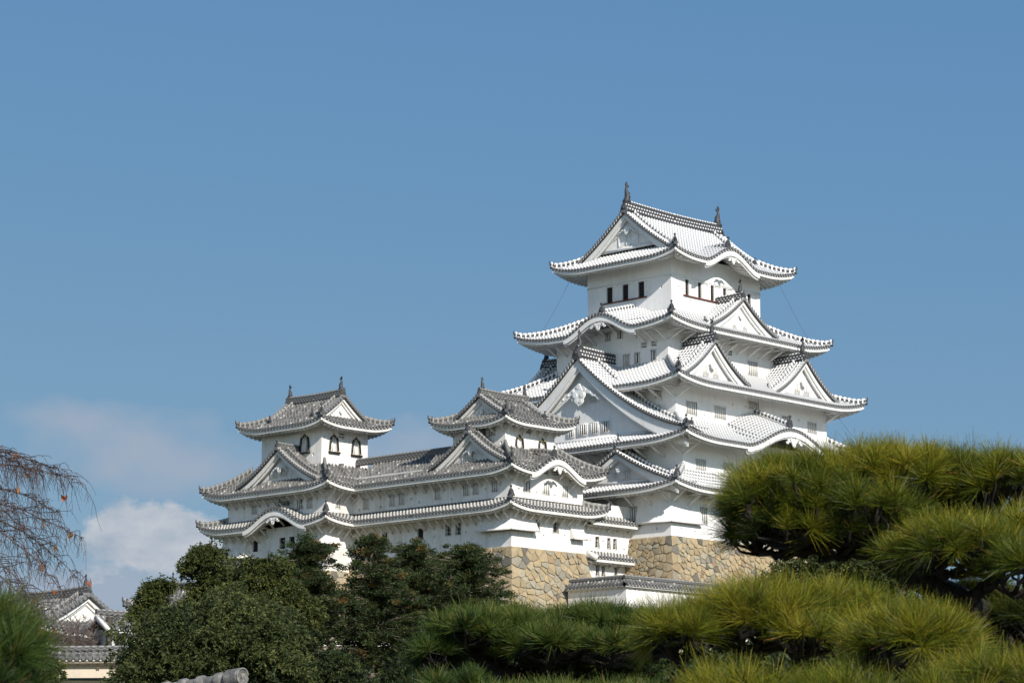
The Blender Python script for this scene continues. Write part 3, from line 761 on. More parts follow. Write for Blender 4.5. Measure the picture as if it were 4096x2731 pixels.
storey(keep, R3, 34.0, 39.9, SW, {'S': [(182.66, 37.1, 1.6, 1.25, 'bars'), (186.9, 37.15, 1.7, 1.2, 'bars'), (192.1, 38.45, 1.6, .75, 'bars'), (197.2, 37.6, 1.3, .7, 'bars'), (201.4, 37.25, 1.5, 1.1, 'bars')], 'W': [(152.25, 38.45, .8, .75, 'barsd'), (164.5, 38.45, .8, .75, 'barsd')]},
       {'S': [(181.1, 37.0), (184.6, 36.6), (188.9, 38.2), (190.9, 38.2), (194.8, 37.5), (199.3, 37.8)], 'W': [(152.2, 37.2)]})
storey(keep, R4, 40.0, 46.1, SW, {'S': [(192.33, 45.0, 1.0, .62, 'bars'), (195.4, 42.75, 1.5, 1.5, 'bars'), (191.84, 43.9, .6, .45, 'vent'), (188.2, 43.9, .6, .45, 'vent'), (186.6, 45.0, 1.0, .62, 'bars')], 'W': [(158.0, 42.65, .8, 1.1, 'barsd'), (156.65, 42.68, .66, 1.05, 'barsd'), (154.57, 42.68, .66, 1.05, 'barsd'), (160.35, 45.25, .8, .9, 'barsd'), (158.8, 45.25, .67, .85, 'barsd'), (155.77, 43.81, .64, .45, 'vent'), (154.5, 43.81, .62, .45, 'vent')]},
       {'S': [(193.5, 42.2), (198.3, 42.3)], 'W': [(153.4, 42.1)]})
# top storey: openings alternate with white sliding panels above red-brown sills
w5 = []; s5 = []
for i in range(5):
    y = 162.5 - i*2.06
    if i < 3: w5 += [(y, 50.05, .78, 1.56, 'dark', 'plain'), (y-.86, 50.05, .82, 1.56, 'panel')]
for i in range(6):
    x = 187.55 + i*1.95
    if x < 197.8: s5 += [(x, 50.05, .56, 1.56, 'dark', 'plain'), (x+.82, 50.05, .98, 1.56, 'panel')]
top = storey(keep, R5, 45.9, 53.2, SW, {'S': s5, 'W': w5}, {'S': [(186.2, 49.9), (188, 48.8)], 'W': [(155.8, 49.9)]}, bands=((51.0, .16, .05),))
sl = MB(); sl.box((R5[0]-.06, 160.6, 49.2), (.08, 2.95, .06)); sl.build('window_sill', [M_SILL], top)
sl = MB(); sl.box((192.4, R5[2]-.08, 49.18), (5.5, .08, .06)); sl.build('window_sill', [M_SILL], top)
# roofs, from the lowest
PG = lambda d: 8.12*((d/14.2)+.67*(d/14.2)*(1-d/14.2))
b1 = skirt(keep, 'roof', R2, E1, lin(30.9, 28.95, .2), .62, SW, brackets={'S': (2.3, R1), 'W': (2.3, R1)})
b2 = skirt(keep, 'roof', (180.38, 203.85, 150.15, 169.75), E2, lin(36.0, 33.45, .25), .68, SW, karas={'S': (192.2, 6.9, 2.1, .42)}, brackets={'S': (None, R2), 'W': (2.2, R2)})
b3 = skirt(keep, 'roof', R4, E3, lin(42.0, 39.15, .22), .68, SW, brackets={'S': (None, R3), 'W': (1.7, R3)}, cuts={'W': (-159.6, lambda d: 42.4-PG(d)), 'E': (159.6, lambda d: 42.4-PG(d))})
b4 = skirt(keep, 'roof', R5, E4, lin(47.6, 45.2, .22), .64, SW, karas={'W': (-159.2, 4.5, 1.7, .25)}, brackets={'S': (1.7, R4), 'W': (1.33, R4)})
ZR, DT, CT = 58.05, 5.55, .3
PT = lambda d: DT*((d/8.03)+CT*(d/8.03)*(1-d/8.03))
GI = 5.35
b5 = skirt(keep, 'roof', (185.2, 199.0, KY-GI, KY+GI), E5, lambda t: ZR-PT(GI+(8.03-GI)*t), .62, SW, karas={'S': (191.6, 4.1, 1.6, .2)}, RC=4.2)
# gables
for k, A0, Bf, Bb, Bw in (('W', -KY, -184.4, -192.1, -185.2), ('E', KY, 199.8, 192.1, 199.0)):
    gable(keep, k, A0, ZR, 8.03, DT, Bf, Bb, Bw, 54.25, SW, c=CT, dmain=GI+.03, dverge=6.15, hb=(.5, .72), ridge_h=.95, oni=.85, fish=.9, pend=.62, wall_hw=5.6, wins=[(A0+sg*.75, 55.1, .9, 1.0, 'panel') for sg in (-1, 1)])
gw = [(161.3, 35.45, .8, .95), (159.75, 35.5, 1.15, 1.0), (158.23, 35.52, 1.0, 1.0), (156.8, 35.54, .92, 1.0)]
for k, A0, Bf, Bb, Bw in (('W', -159.6, -176.9, -182.55, -178.05), ('E', 159.6, 207.3, 201.65, 206.1)):
    gable(keep, k, A0, 42.4, 14.2, 8.12, Bf, Bb, Bw, 34.35, SW, c=.67, dmain=9.5, dverge=13.3, near_b=Bf-3.45, hb=(.95, 1.55), ridge_h=.95, oni=.95, fish=.75, pend=1.45, wins=[(-a, z, w, h, 'barsd') for a, z, w, h in gw] + [(-158.4, 38.3, .8, .5, 'vent')] if k == 'W' else (), lad_off=3.0)
gable(keep, 'W', -154.2, 32.75, 7.6, 3.35, -176.25, -179.1, -177.2, 29.75, SW, c=.35, dverge=7.2, hb=(.45, .85), ridge_h=.55, oni=.6, fish=.5, pend=.5, wings=False, wins=[(-154.9, 30.6, .5, .55, 'bars'), (-153.5, 30.6, .8, .75, 'bars')], lad_off=1.3)
gable(keep, 'S', 192.2, 49.1, 5.4, 3.3, -151.05, -154.6, -151.75, 45.75, SW, c=.4, dverge=5.3, hb=(.38, .55), ridge_h=.6, oni=.62, fish=.62, pend=.5, wings=False, wins=[(191.3, 46.55, .5, .75, 'bars'), (192.9, 46.55, .5, .75, 'bars')], lad_off=1.25)
for A0 in (184.75, 198.95):
    gable(keep, 'S', A0, 43.6, 5.2, 3.85, -148.65, -152.85, -149.5, 39.7, SW, c=.42, dverge=5.1, hb=(.42, .62), ridge_h=.72, oni=.68, fish=.7 if A0 > 190 else .62, pend=.75, wings=False, wins=[(A0-.75, 40.75, .75, .85, 'bars'), (A0+.75, 40.75, .75, .85, 'bars')], lad_off=1.5)
    gable(keep, 'N', -A0, 43.6, 5.2, 3.85, 171.25, 167.0, 170.4, 39.7, SW, c=.42, dverge=5.1, hb=(.42, .62), ridge_h=.72, oni=.68, fish=.7, pend=0, lad_off=1.5)
def kara_ridge(root, k, A0, pts, st, oni=.6, name='ridge'):
    rd = MB(); P = np.array([fpt(k, A0, b, z) for b, z in pts]); ridge_run(rd, P, .34, .34)
    o = rd.build(name, st.ridge, root); od = MB(); onigawara(od, P[-1]+[0, 0, .05], EB[k], oni); od.build('ridge_end_ornament', [st.dark], o)
def kara_board(root, k, A0, hw, H, Bo, ze, st, pend=.4):
    """white curved board that fronts the wave of the eave, with its pendant"""
    m = MB(); a = np.linspace(A0-hw*1.02, A0+hw*1.02, 41); z = ze + H*kbell((a-A0)/hw) - .33
    for b, d0, d1, th in ((-.05, .0, -.34, .2), (-.22, -.2, -.5, .16)):
        m.grid(np.stack([fpt(k, a, Bo+b, z+d0), fpt(k, a, Bo+b, z+d1)], 0), 0); m.grid(np.stack([fpt(k, a, Bo+b, z+d1), fpt(k, a, Bo+b-th, z+d1)], 0), 0)
    o = m.build('eave_board', [st.wall], root)
    p = MB(); pendant(p, k, A0, Bo-.03, ze+H-1.15, pend, False)
    for sg in (-1, 1):
        for q in range(3): p.extrude(np.array([(math.cos(t)*(.3-.05*q), math.sin(t)*(.2-.03*q)) for t in np.linspace(0, 6.28, 9)[:-1]])*pend*1.6, fpt(k, A0+sg*pend*(.7+.5*q), Bo-.03, ze+H-1.0-.12*q*q*pend), EX[k], (0, 0, 1), EB[k], .1)
    p.build('pendant', [st.wall], o)
kara_board(keep, 'S', 192.2, 6.9, 2.1, -145.4, 33.45, SW, .62); kara_ridge(keep, 'S', 192.2, [(-150.2, 37.75), (-148, 36.85), (-145.9, 35.95)], SW, .75)
kara_board(keep, 'S', 191.6, 4.1, 1.6, -151.9, 52.5, SW, .42)
kara_ridge(keep, 'S', 191.6, [(-KY+.4-d, ZR-PT(d)+.12) for d in np.linspace(.6, 5.6, 8)] + [(-153.3, 54.55), (-152.6, 54.4)], SW, .75)
for x in (186.3, 197.9): kara_ridge(keep, 'S', x, [(-KY+0-d, ZR-PT(d)+.1) for d in np.linspace(.6, 6.4, 9)], SW, .7)
kara_board(keep, 'W', -159.2, 4.5, 1.7, -179.7, 45.2, SW, .5); kara_ridge(keep, 'W', -159.3, [(-185.1, 48.3), (-182.5, 47.6), (-180.4, 47.05)], SW, .75)
machi(keep, SW, R1, corner=True, lw=4.0, ls=4.1, zt=28.0, zb=25.95, dep=.4)
stone_base('keep_stone_base', 'tan stone base with sloping corner under the tall keep, beside the connecting corridor', (177.85, 206.4, 148.75, 171.2), 24.65, 11., .72, 'SW', .17, .025, 3, corners='WS')

# ------------------------------------------------------------------ the middle small keep and its corridor
wk = thing('small_keep', 'white three-storey turret with weathered grey roofs joined to the left of the tall keep', 'castle tower', (166.4, 159, 22.8))
W1 = (161.65, 171.1, 153.55, 164.4); W2 = W1; W3 = rect(166.36, 159.0, 3.26, 3.32)
EW1 = (159.85, 172.8, 151.9, 164.4); EW2 = (160.0, 172.55, 151.9, 164.4); EW3 = rect(166.36, 159., 4.7, 4.8)
CW = (161.65, 167.6, 164.4, 174.1)
lat = lambda *L: [(a, z, w, h, 'lattice') for a, z, w, h in L]
storey(wk, W1, 22.7, 27.2, SG, {'S': lat((164.91, 24.9, .72, .98), (167.41, 24.9, .72, .95)), 'W': lat((161.41, 24.81, .72, 1.02), (160.14, 24.81, .68, 1.05), (156.9, 24.82, .6, 1.1))}, {'W': [(159.2, 24.4), (163.2, 24.3), (162.1, 23.4), (156.2, 23.9)], 'S': [(165.8, 24.), (168.6, 24.2)]}, faces='SWE')
storey(wk, W2, 26.2, 30.6, SGW, {'S': [(163.64, 28.27, .75, .98, 'bars'), (166.12, 28.26, .85, .98, 'bars'), (168.65, 28.25, .77, .98, 'bars'), (165.9, 29.78, .9, .34, 'vent'), (167.35, 29.78, .85, .34, 'vent')], 'W': [(162.78, 28.2, .72, 1.05, 'barsd'), (159.15, 28.25, .75, 1.0, 'barsd'), (157.96, 28.26, .72, 1.0, 'barsd'), (155.56, 28.29, .75, 1.0, 'barsd')]}, {'W': [(161, 27.5), (156.7, 28.1), (154.9, 28.2)], 'S': [(162.6, 27.9), (164.9, 27.8), (167.3, 27.7), (169.8, 27.8)]}, faces='SWEN')
storey(wk, W3, 30.3, 34.7, SG, {'S': [(164.92, 32.35, .74, 1.3, 'kato'), (167.96, 32.35, .74, 1.3, 'kato'), (166.0, 33.75, .66, .48, 'vent')], 'W': [(157.3, 33.55, .8, .78, 'barsd')]}, {'W': [(156.2, 32.4)]})
skirt(wk, 'roof', W2, EW1, lin(27.05, 26.2, .1), .55, SGW, faces='SWE', brackets={'S': (1.05, W1), 'W': (1.05, W1)}, clip={'W': (-164.4, -150)}, nohip='ENNW', RC=3.6, flat='Wlo Ehi')
skirt(wk, 'roof', (162.9, 169.8, 155.5, 164.4), EW2, lin(32.0, 29.5, .2), .56, SG, faces='SWE', karas={'S': (166.2, 3.5, 1.45, .12)}, brackets={'S': (1.6, W2), 'W': (1.15, W2)}, clip={'W': (-164.4, -150)}, RC=3.6, flat='Wlo Ehi')
kara_board(wk, 'S', 166.2, 3.5, 1.45, -151.9, 29.5, SG, .42); kara_ridge(wk, 'S', 166.2, [(-155.6, 31.7), (-153.8, 31.5), (-152.6, 31.2)], SG, .6)
ZW, DW = 37.0, 2.75
PW = lambda d: DW*((d/4.8)+.28*(d/4.8)*(1-d/4.8))
skirt(wk, 'roof', (163.4, 169.3, 159-2.9, 159+2.9), EW3, lambda t: ZW-PW(2.9+1.9*t), .5, SG, brackets={'S': (1.1, W3), 'W': (1.3, W3)}, RC=3.2, lip=.26)
for k, A0, Bf, Bb, Bw in (('W', -159., -162.95, -166.4, -163.6), ('E', 159., 169.75, 166.4, 169.1)):
    gable(wk, k, A0, ZW, 4.8, DW, Bf, Bb, Bw, 35.0, SG, c=.28, dmain=2.93, dverge=3.5, hb=(.3, .42), ridge_h=.55, oni=.5, fish=.5, pend=.4, wings=True, lad_off=1.2, wall_hw=3.1)
gable(wk, 'W', -158.3, 33.35, 5.0, 3.1, -160.75, -164.4, -161.55, 30.3, SG, c=.4, dverge=4.8, hb=(.38, .55), ridge_h=.5, oni=.6, pend=.55, wins=[(-159.11, 31.15, .68, .8, 'bars'), (-158.2, 31.15, .68, .8, 'bars')], lad_off=1.25)
machi(wk, SG, W1, corner=True, lw=3.7, ls=2.9, zt=26.0, zb=24.25, dep=.68)
machi(wk, SG, W1, k='S', a=(169.3, 171.0), zt=25.6, zb=24.0, dep=.55)

cr = thing('corridor_wing', 'long white two-storey corridor with grey tiled roof between the two smaller turrets', 'building', (164.6, 169.2, 22.6))
drk = lambda *L: [(a, z, w, h, 'dark', 'plain') for a, z, w, h in L]
storey(cr, (161.65, 167.6, 164.4, 174.3), 22.4, 27.2, SG, {'W': drk((170.98, 24.65, .72, 1.02), (169.75, 24.65, .72, 1.04), (165.04, 24.7, .78, 1.02))}, {'W': [(167.6, 23.9), (166.2, 23.3), (171.8, 24.1), (169.4, 23.2)]}, faces='W')
storey(cr, (161.65, 167.6, 164.4, 174.3), 26.2, 30.6, SG, {'W': [(172.27, 28.05, .7, 1.0, 'barsd'), (168.74, 28.09, .7, 1.05, 'barsd'), (167.48, 28.14, .75, 1.08, 'barsd')]}, {'W': [(170.3, 27.6), (166.2, 28), (165.2, 27.6), (173.2, 27.5)]}, faces='WESN')
skirt(cr, 'roof', (161.65, 167.6, 163.4, 175.), (159.85, 169.4, 164.4, 174.3), lin(27.05, 26.2, .1), 0, SGW, faces='W', brackets={'W': (1.05, (161.65, 167.6, 164.4, 173.9))}, clip={'W': (-174.0, -164.4)})
skirt(cr, 'roof', (164.6, 164.6, 160., 180.), (160.0, 169.2, 164.4, 174.3), lin(32.35, 29.5, .18), 0, SG, faces='WE', brackets={'W': (1.15, (161.65, 167.6, 164.4, 173.9))}, clip={'W': (-176.8, -162.4), 'E': (162.4, 177.)})
rd = MB(); ridge_run(rd, np.array([(164.6, y, 32.3) for y in np.linspace(161.2, 176.7, 12)]), .42, .55, side=1); rd.build('ridge', RG, cr)

# ------------------------------------------------------------------ the left small keep
ik = thing('small_keep', 'leftmost white turret with bell-shaped gilt windows and a small curved eave low on its front', 'castle tower', (163.1, 181.1, 22.3))
I1 = (158.3, 167.85, 174.1, 188.2); I3 = rect(163.06, 181.15, 3.0, 4.3)
EI1 = (156.35, 169.8, 172.05, 190.3); EI2 = (156.6, 169.55, 172.15, 190.15); EI3 = rect(163.06, 181.15, 4.6, 6.03)
storey(ik, I1, 21.6, 27.2, SG, {'W': drk((184.12, 24.68, .78, 1.08), (180.22, 24.69, .82, 1.05), (178.87, 24.69, .78, 1.05)) + [(182.97, 26.0, .8, .5, 'vent')]}, {'W': [(182.2, 24.0), (179.6, 23.6), (184.9, 24.2)]})
storey(ik, I1, 26.2, 30.7, SG, {'W': [(184.27, 28.2, .8, .8, 'barsd'), (177.76, 28.2, .88, .95, 'barsd'), (176.43, 28.2, .8, .98, 'barsd')], 'S': [(159.72, 28.15, .5, .98, 'bars')]}, {'W': [(185.8, 27.5), (178.9, 27.6)]})
storey(ik, I3, 30.2, 36.3, SG, {'W': [(179.2, 34.15, .9, 1.5, 'kato')], 'S': [(161.64, 34.1, .78, 1.45, 'kato'), (164.52, 34.08, .78, 1.45, 'kato'), (162.6, 35.05, .64, .46, 'vent'), (162.64, 32.1, .66, .5, 'vent')]}, {'W': [(178., 33.1)]})
skirt(ik, 'roof', I1, EI1, lin(27.1, 26.2, .1), .56, SGW, karas={'W': (-179.4, 4.3, 1.55, .06)}, brackets={'S': (1.1, I1), 'W': (1.15, I1)}, RC=3.8, clip={'S': (150, 161.6)}, nohip='SEEN')
kara_board(ik, 'W', -179.4, 4.3, 1.55, -156.35, 26.2, SG, .45); kara_ridge(ik, 'W', -179.4, [(-158.4, 28.2), (-157.2, 28.0)], SGW, .5)
skirt(ik, 'roof', (159.7, 166.4, 176., 186.3), EI2, lin(32.0, 29.5, .2), .56, SG, brackets={'S': (1.1, I1), 'W': (1.2, I1)}, RC=3.8)
ZI, DI = 38.95, 3.1
PI_ = lambda d: DI*((d/4.6)+.3*(d/4.6)*(1-d/4.6))
skirt(ik, 'roof', (163.06-2.7, 163.06+2.7, 177.5, 184.8), EI3, lambda t: ZI-PI_(2.7+1.9*t), .52, SG, RC=3.4, lip=.26)
for k, A0, Bf, Bb, Bw in (('S', 163.06, -176.9, -181.15, -177.55), ('N', -163.06, 185.4, 181.15, 184.75)):
    gable(ik, k, A0, ZI, 4.6, DI, Bf, Bb, Bw, 36.7, SG, c=.3, dmain=2.73, dverge=3.5, hb=(.3, .42), ridge_h=.6, oni=.5, fish=.58, pend=.4, wings=False, lad_off=1.2, wall_hw=3.0)
gable(ik, 'W', -180.1, 33.6, 5.9, 3.45, -157.2, -160.1, -158.1, 30.2, SG, c=.42, dverge=5.7, hb=(.4, .6), ridge_h=.5, oni=.6, pend=.62, wins=[(-181.3, 31.35, .8, .72, 'bars'), (-179.95, 31.45, .85, .8, 'bars')], lad_off=1.3)
machi(ik, SG, I1, corner=True, lw=3.3, ls=1.3, zt=26.0, zb=24.2, dep=.62)
machi(ik, SG, I1, k='W', a=(185.1, 188.6), zt=26.3, zb=23.6, dep=.8)
stone_base('turret_stone_base', 'tan stone base with long corner blocks under the small turret nearest the keep', (161.5, 171.2, 153.4, 174.), 22.78, 9., .78, 'SW', .16, .03, 5, corners='WSSE')
stone_base('turret_stone_base', 'pale tan stone base under the leftmost turret, half hidden by the cypress trees', (158.15, 168., 173.95, 188.4), 21.75, 9., .76, 'SW', .16, .03, 9, corners='WS')

# ------------------------------------------------------------------ the link between small keep and keep
ln = thing('link_passage', 'narrow white passage with two short tiled eaves between small turret and tall keep', 'building', (175, 156, 18))
RL = (171.2, 178.1, 153.85, 158.)
storey(ln, RL, 17., 27.6, SG, {'S': lat((173.35, 24.05, .56, .96), (174.95, 24.05, .46, .94), (175.8, 24.05, .5, .94), (173.35, 21.45, .44, .93), (174.15, 21.45, .44, .93), (175.9, 21.45, .42, .93))}, {'S': [(172.4, 24.1), (174.2, 24.1), (177.1, 23.6), (172.6, 21.2)]}, faces='S')
skirt(ln, 'roof', (171.3, 178., 155.4, 158.), (171.5, 178.05, 152.6, 158.), lin(27.3, 25.85, .15), 0, SGW, faces='S', brackets={'S': (1.5, (171.8, 177.8, 153.85, 158))})
skirt(ln, 'roof', (171.3, 178., 153.85, 158.), (171.9, 178.05, 152.65, 158.), lin(23.1, 22.5, .1), 0, SGW, faces='S', brackets={'S': (1.5, (172.2, 177.8, 153.85, 158))})
em = MB()
for x, z, yb, dz in ((171.6, 25.9, 155.4, 1.5), (172.0, 22.55, 153.9, .62)): em.beam((x-.16, yb, z+dz-.2), (x-.16, 152.5, z-.15), .14, .55)
em.build('verge_board', [M_OLDW], ln)
# ------------------------------------------------------------------ ground
def terr(x, y):
    d = np.hypot(x, y); s = np.clip((d-60)/155, 0, 1); h = -1.7 + 13.2*s*s*(3-2*s)
    f = np.clip((d-420)/900, 0, 1); return h - 9*f + .25*np.sin(x*.11)*np.cos(y*.13)
def ground_sheet():
    m = MB(); r = np.concatenate([np.linspace(0, 300, 61), np.geomspace(320, 14000, 22)]); a = np.linspace(0, 2*np.pi, 73)
    X = r[:, None]*np.cos(a); Y = r[:, None]*np.sin(a); m.grid(np.stack([X, Y, terr(X, Y)], -1), 0)
    mt, N = newmat('ground_earth_grass'); co = objco(N); n = N.noise(co, .25, 5); n2 = N.noise(co, 6., 4)
    pbsdf(N, N.mix(n2, N.mix(n, (.05, .065, .025), (.13, .105, .07)), (.06, .06, .035)), .95, n2, .5, .05, .1)
    tag(m.build('ground', [mt], smooth=True), kind='structure')
ground_sheet()

def px(x, y, D):
    """a point at horizontal distance D seen from the photographer's spot in direction x, y (2352-wide frame)"""
    f = np.array([math.cos(YAW)*math.cos(PITCH), math.sin(YAW)*math.cos(PITCH), math.sin(PITCH)]); r = np.array([math.sin(YAW), -math.cos(YAW), 0]); u = np.cross(r, f)
    d = f + r*(x-1176)/5824 - u*(y-784)/5824
    return d*D/math.hypot(d[0], d[1])
VR = np.array([math.sin(YAW), -math.cos(YAW), 0.]); VF = np.array([math.cos(YAW), math.sin(YAW), 0.])

# ------------------------------------------------------------------ leaves
def leaf_mat(name, stops, rough=.5, trans=.25, spec=.35, nz=.5):
    m, N = newmat(name)
    at = N.n('ShaderNodeAttribute', attribute_name='tone', attribute_type='GEOMETRY').outputs['Fac']
    c = N.ramp(at, stops)
    b = N.n('ShaderNodeBsdfPrincipled', {'Roughness': rough, 'Specular IOR Level': spec, 'Base Color': c})
    t = N.n('ShaderNodeBsdfTranslucent', {'Color': c}); mx = N.n('ShaderNodeMixShader', {0: trans, 1: b.outputs[0], 2: t.outputs[0]})
    N.n('ShaderNodeOutputMaterial', {0: mx.outputs[0]}); return m
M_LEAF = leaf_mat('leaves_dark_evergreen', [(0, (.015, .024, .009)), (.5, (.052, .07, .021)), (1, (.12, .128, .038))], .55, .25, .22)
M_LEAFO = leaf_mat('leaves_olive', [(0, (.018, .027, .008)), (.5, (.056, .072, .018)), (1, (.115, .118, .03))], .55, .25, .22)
M_HINOKI = leaf_mat('cypress_sprays', [(0, (.012, .024, .010)), (.45, (.042, .062, .019)), (.86, (.085, .10, .028)), (.94, (.12, .085, .022)), (1, (.23, .095, .028))], .6)
M_PINE = leaf_mat('pine_needles_yellowish', [(0, (.012, .022, .005)), (.42, (.066, .092, .008)), (.62, (.13, .145, .011)), (.82, (.28, .25, .016)), (.975, (.27, .225, .03)), (.99, (.30, .14, .04))], .45, .2, .22)
M_PINEG = leaf_mat('pine_needles_green', [(0, (.012, .026, .007)), (.5, (.05, .082, .013)), (.975, (.125, .145, .025)), (.99, (.28, .14, .04))], .45, .2, .22)
M_BARK = flat('bark_dark', (.026, .021, .018), .9, .6, 9.)
M_BARKG = flat('bark_greybrown', (.13, .105, .085), .9, .5, 6.)
M_TWIG = flat('twigs_cherry', (.105, .078, .072), .8, .5, 4.)
M_AUT = leaf_mat('autumn_leaves', [(0, (.45, .10, .02)), (.6, (.6, .2, .03)), (1, (.5, .3, .05))], .5, .4)

def unit(v): return v/np.maximum(np.linalg.norm(v, axis=-1, keepdims=True), 1e-9)
def rdir(n, rng): return unit(rng.normal(size=(n, 3)))
def set_tone(o, t):
    a = o.data.attributes.new('tone', 'FLOAT', 'POINT'); a.data.foreach_set('value', np.clip(t, 0, 1).astype(np.float32))
def leaves(C, ax, ln, wd, rng):
    """diamond leaves: centres, long axis, length, width"""
    n = len(C); ax = unit(ax); b = unit(np.cross(ax, rdir(n, rng)))
    ln = np.broadcast_to(ln, (n,))[:, None]; wd = np.broadcast_to(wd, (n,))[:, None]
    V = np.stack([C-ax*ln/2, C+b*wd/2, C+ax*ln/2, C-b*wd/2], 1).reshape(-1, 3)
    return V, np.arange(4*n).reshape(n, 4)

def trunk_mesh(mb, P, r0, r1, n=8, mat=0):
    P = np.asarray(P, float); mb.tube(P, np.linspace(r0, r1, len(P)), n, mat)

def broadleaf(name, label, blobs, base, D, rng, n_puff, leaf=.2, mat=None, puff=.75, per=120, cat='tree', group=None, trunk_r=.3, droop=.5, tone=(.5, .22)):
    """evergreen tree: blobs = (centre, radii) that make up the crown"""
    T = thing(name, label, cat, tuple(base), group); blobs = [(c, np.maximum(np.asarray(r)-.45*puff, .3)) for c, r in blobs]
    vol = np.array([np.prod(r)**(2/3) for _, r in blobs]); Cs = []
    for (c, r), k in zip(blobs, np.maximum(3, (n_puff*vol/vol.sum()).astype(int))):
        d = rdir(k*2, rng); d = d[d[:, 2] > -.55][:k]
        Cs.append(np.asarray(c) + d*np.asarray(r)*rng.uniform(.72, 1.06, (len(d), 1)))
    Pc = np.concatenate(Cs); ctr = np.mean([c for c, _ in blobs], 0)
    keep = np.ones(len(Pc), bool)
    for c, r in blobs: keep &= (((Pc-np.asarray(c))/np.asarray(r))**2).sum(1) > .42
    Pc = Pc[keep]; n = len(Pc)
    pr = puff*rng.uniform(.6, 1.3, n); ptone = rng.normal(0, .16, n)
    # each puff is a handful of drooping leaf sprigs
    q = max(6, per//11); m = q*11; si = np.repeat(np.arange(n), q)
    d = rdir(n*q, rng); d[:, 2] = np.abs(d[:, 2])*.9 + rng.uniform(-.5, .2, n*q); d = unit(d)
    Sc = Pc[si] + d*pr[si, None]*rng.uniform(.55, 1.22, (n*q, 1))*np.array([1, 1, .72]); st_ = rng.normal(0, .12, n*q)
    li = np.repeat(np.arange(n*q), 11); idx = si[li]; K = len(li)
    dl = unit(d[li]*.7 + rng.normal(0, .6, (K, 3)))
    C = Sc[li] + dl*leaf*rng.uniform(.2, 1.0, (K, 1)) - np.array([0, 0, .35])*leaf*rng.random((K, 1))
    ax = dl + np.array([0, 0, -droop])
    V, F = leaves(C, ax, leaf*rng.uniform(.6, 1.25, K), leaf*.38*rng.uniform(.7, 1.2, K), rng); n_l = K
    # sparse inner foliage closes the crown
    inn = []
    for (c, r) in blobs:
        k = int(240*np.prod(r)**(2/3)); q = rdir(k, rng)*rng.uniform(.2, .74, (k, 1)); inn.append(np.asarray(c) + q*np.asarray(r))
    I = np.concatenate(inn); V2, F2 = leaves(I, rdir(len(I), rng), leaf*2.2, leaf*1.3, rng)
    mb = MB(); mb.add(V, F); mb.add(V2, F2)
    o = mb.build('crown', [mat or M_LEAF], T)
    t = tone[0] + ptone[idx] + st_[li] + rng.normal(0, tone[1]*.6, K)
    set_tone(o, np.concatenate([np.repeat(t, 4), np.full(len(V2), .12)]))  # inner leaves get one dark tone, painting in the shade of crown gaps
    tm = MB(); b = np.asarray(base, float); tm_top = np.array([ctr[0], ctr[1], ctr[2]])
    P = np.linspace(b, tm_top, 7); P[1:-1] += rng.normal(0, .12, (5, 3)); trunk_mesh(tm, P, trunk_r, trunk_r*.5)
    for c, r in blobs[:6]:
        q = P[rng.integers(2, 5)]; e = np.asarray(c) + np.array([0, 0, -.2*r[2]]); mid = (q+e)/2 + rng.normal(0, .2, 3); trunk_mesh(tm, [q, mid, e], trunk_r*.5, .05, 6)
    tm.build('trunk', [M_BARK], T); return T

def cypress(label, base, top, width, rng, D, lean=0., n_br=70, group=None, bare=.28, fork=False, per=95, orange=.1):
    """hinoki-like conifer: upright trunk, irregular drooping sprays"""
    base = np.asarray(base, float); top = np.asarray(top, float); H = top[2]-base[2]
    T = thing('cypress_tree', label, 'conifer tree', tuple(base), group)
    P = np.linspace(base, top, 9); P[1:-1] += rng.normal(0, .10, (7, 3))*np.array([1, 1, 0])
    tm = MB(); trunk_mesh(tm, P, .24, .05)
    if fork: trunk_mesh(tm, np.stack([P[1], P[1] + VR*-.35 + [0, 0, .5], P[3] - VR*.5, P[5] - VR*.55]), .17, .07)
    Cs, ax_, sc = [], [], []
    for i in range(n_br):
        f = bare + (1-bare)*rng.random()**.85; p = base + (top-base)*f
        prof = (math.sin(min(1, (1-f)/.75+.10)*1.45))**.8; L = width*prof*rng.uniform(.3, 1.25)
        a = rng.uniform(0, 2*math.pi); d = np.array([math.cos(a), math.sin(a), 0])
        e = p + d*L + np.array([0, 0, rng.uniform(-.1, .25)*L])
        tm.tube(np.stack([p, (p+e)/2+[0, 0, .08*L], e]), [.05, .035, .015], 4, cap=False)
        k = max(2, int(L/.42))
        for j in range(k):
            q = p + (e-p)*(j+1)/k + rng.normal(0, .14, 3); Cs.append(q); ax_.append(d); sc.append(rng.uniform(.24, .52))
    for j in range(14):
        q = top + np.array([rng.normal(0, .22), rng.normal(0, .22), rng.uniform(-1.6, .15)]); Cs.append(q); ax_.append(rdir(1, rng)[0]*[1, 1, .2]); sc.append(rng.uniform(.25, .45))
    C0 = np.array(Cs); A0 = np.array(ax_); S0 = np.array(sc); n = len(C0); idx = np.repeat(np.arange(n), per); N_ = n*per
    d = rdir(N_, rng)*np.array([1, 1, .5]); d[:, 2] += .1
    C = C0[idx] + d*S0[idx, None]*rng.uniform(.3, 1.05, (N_, 1))
    ax = A0[idx]*.6 + d*.9 + rng.normal(0, .3, (N_, 3)) + np.array([0, 0, .15])
    V, F = leaves(C, ax, rng.uniform(.10, .2, N_), rng.uniform(.04, .085, N_), rng)
    mb = MB(); mb.add(V, F); o = mb.build('crown', [M_HINOKI], T)
    pt = rng.normal(.42, .13, n); pt[rng.random(n) < orange] = rng.uniform(.82, 1.0)
    set_tone(o, np.repeat(np.clip(pt[idx], 0, 1) + rng.normal(0, .07, N_), 4))
    tm.build('trunk', [M_BARKG], T); return T

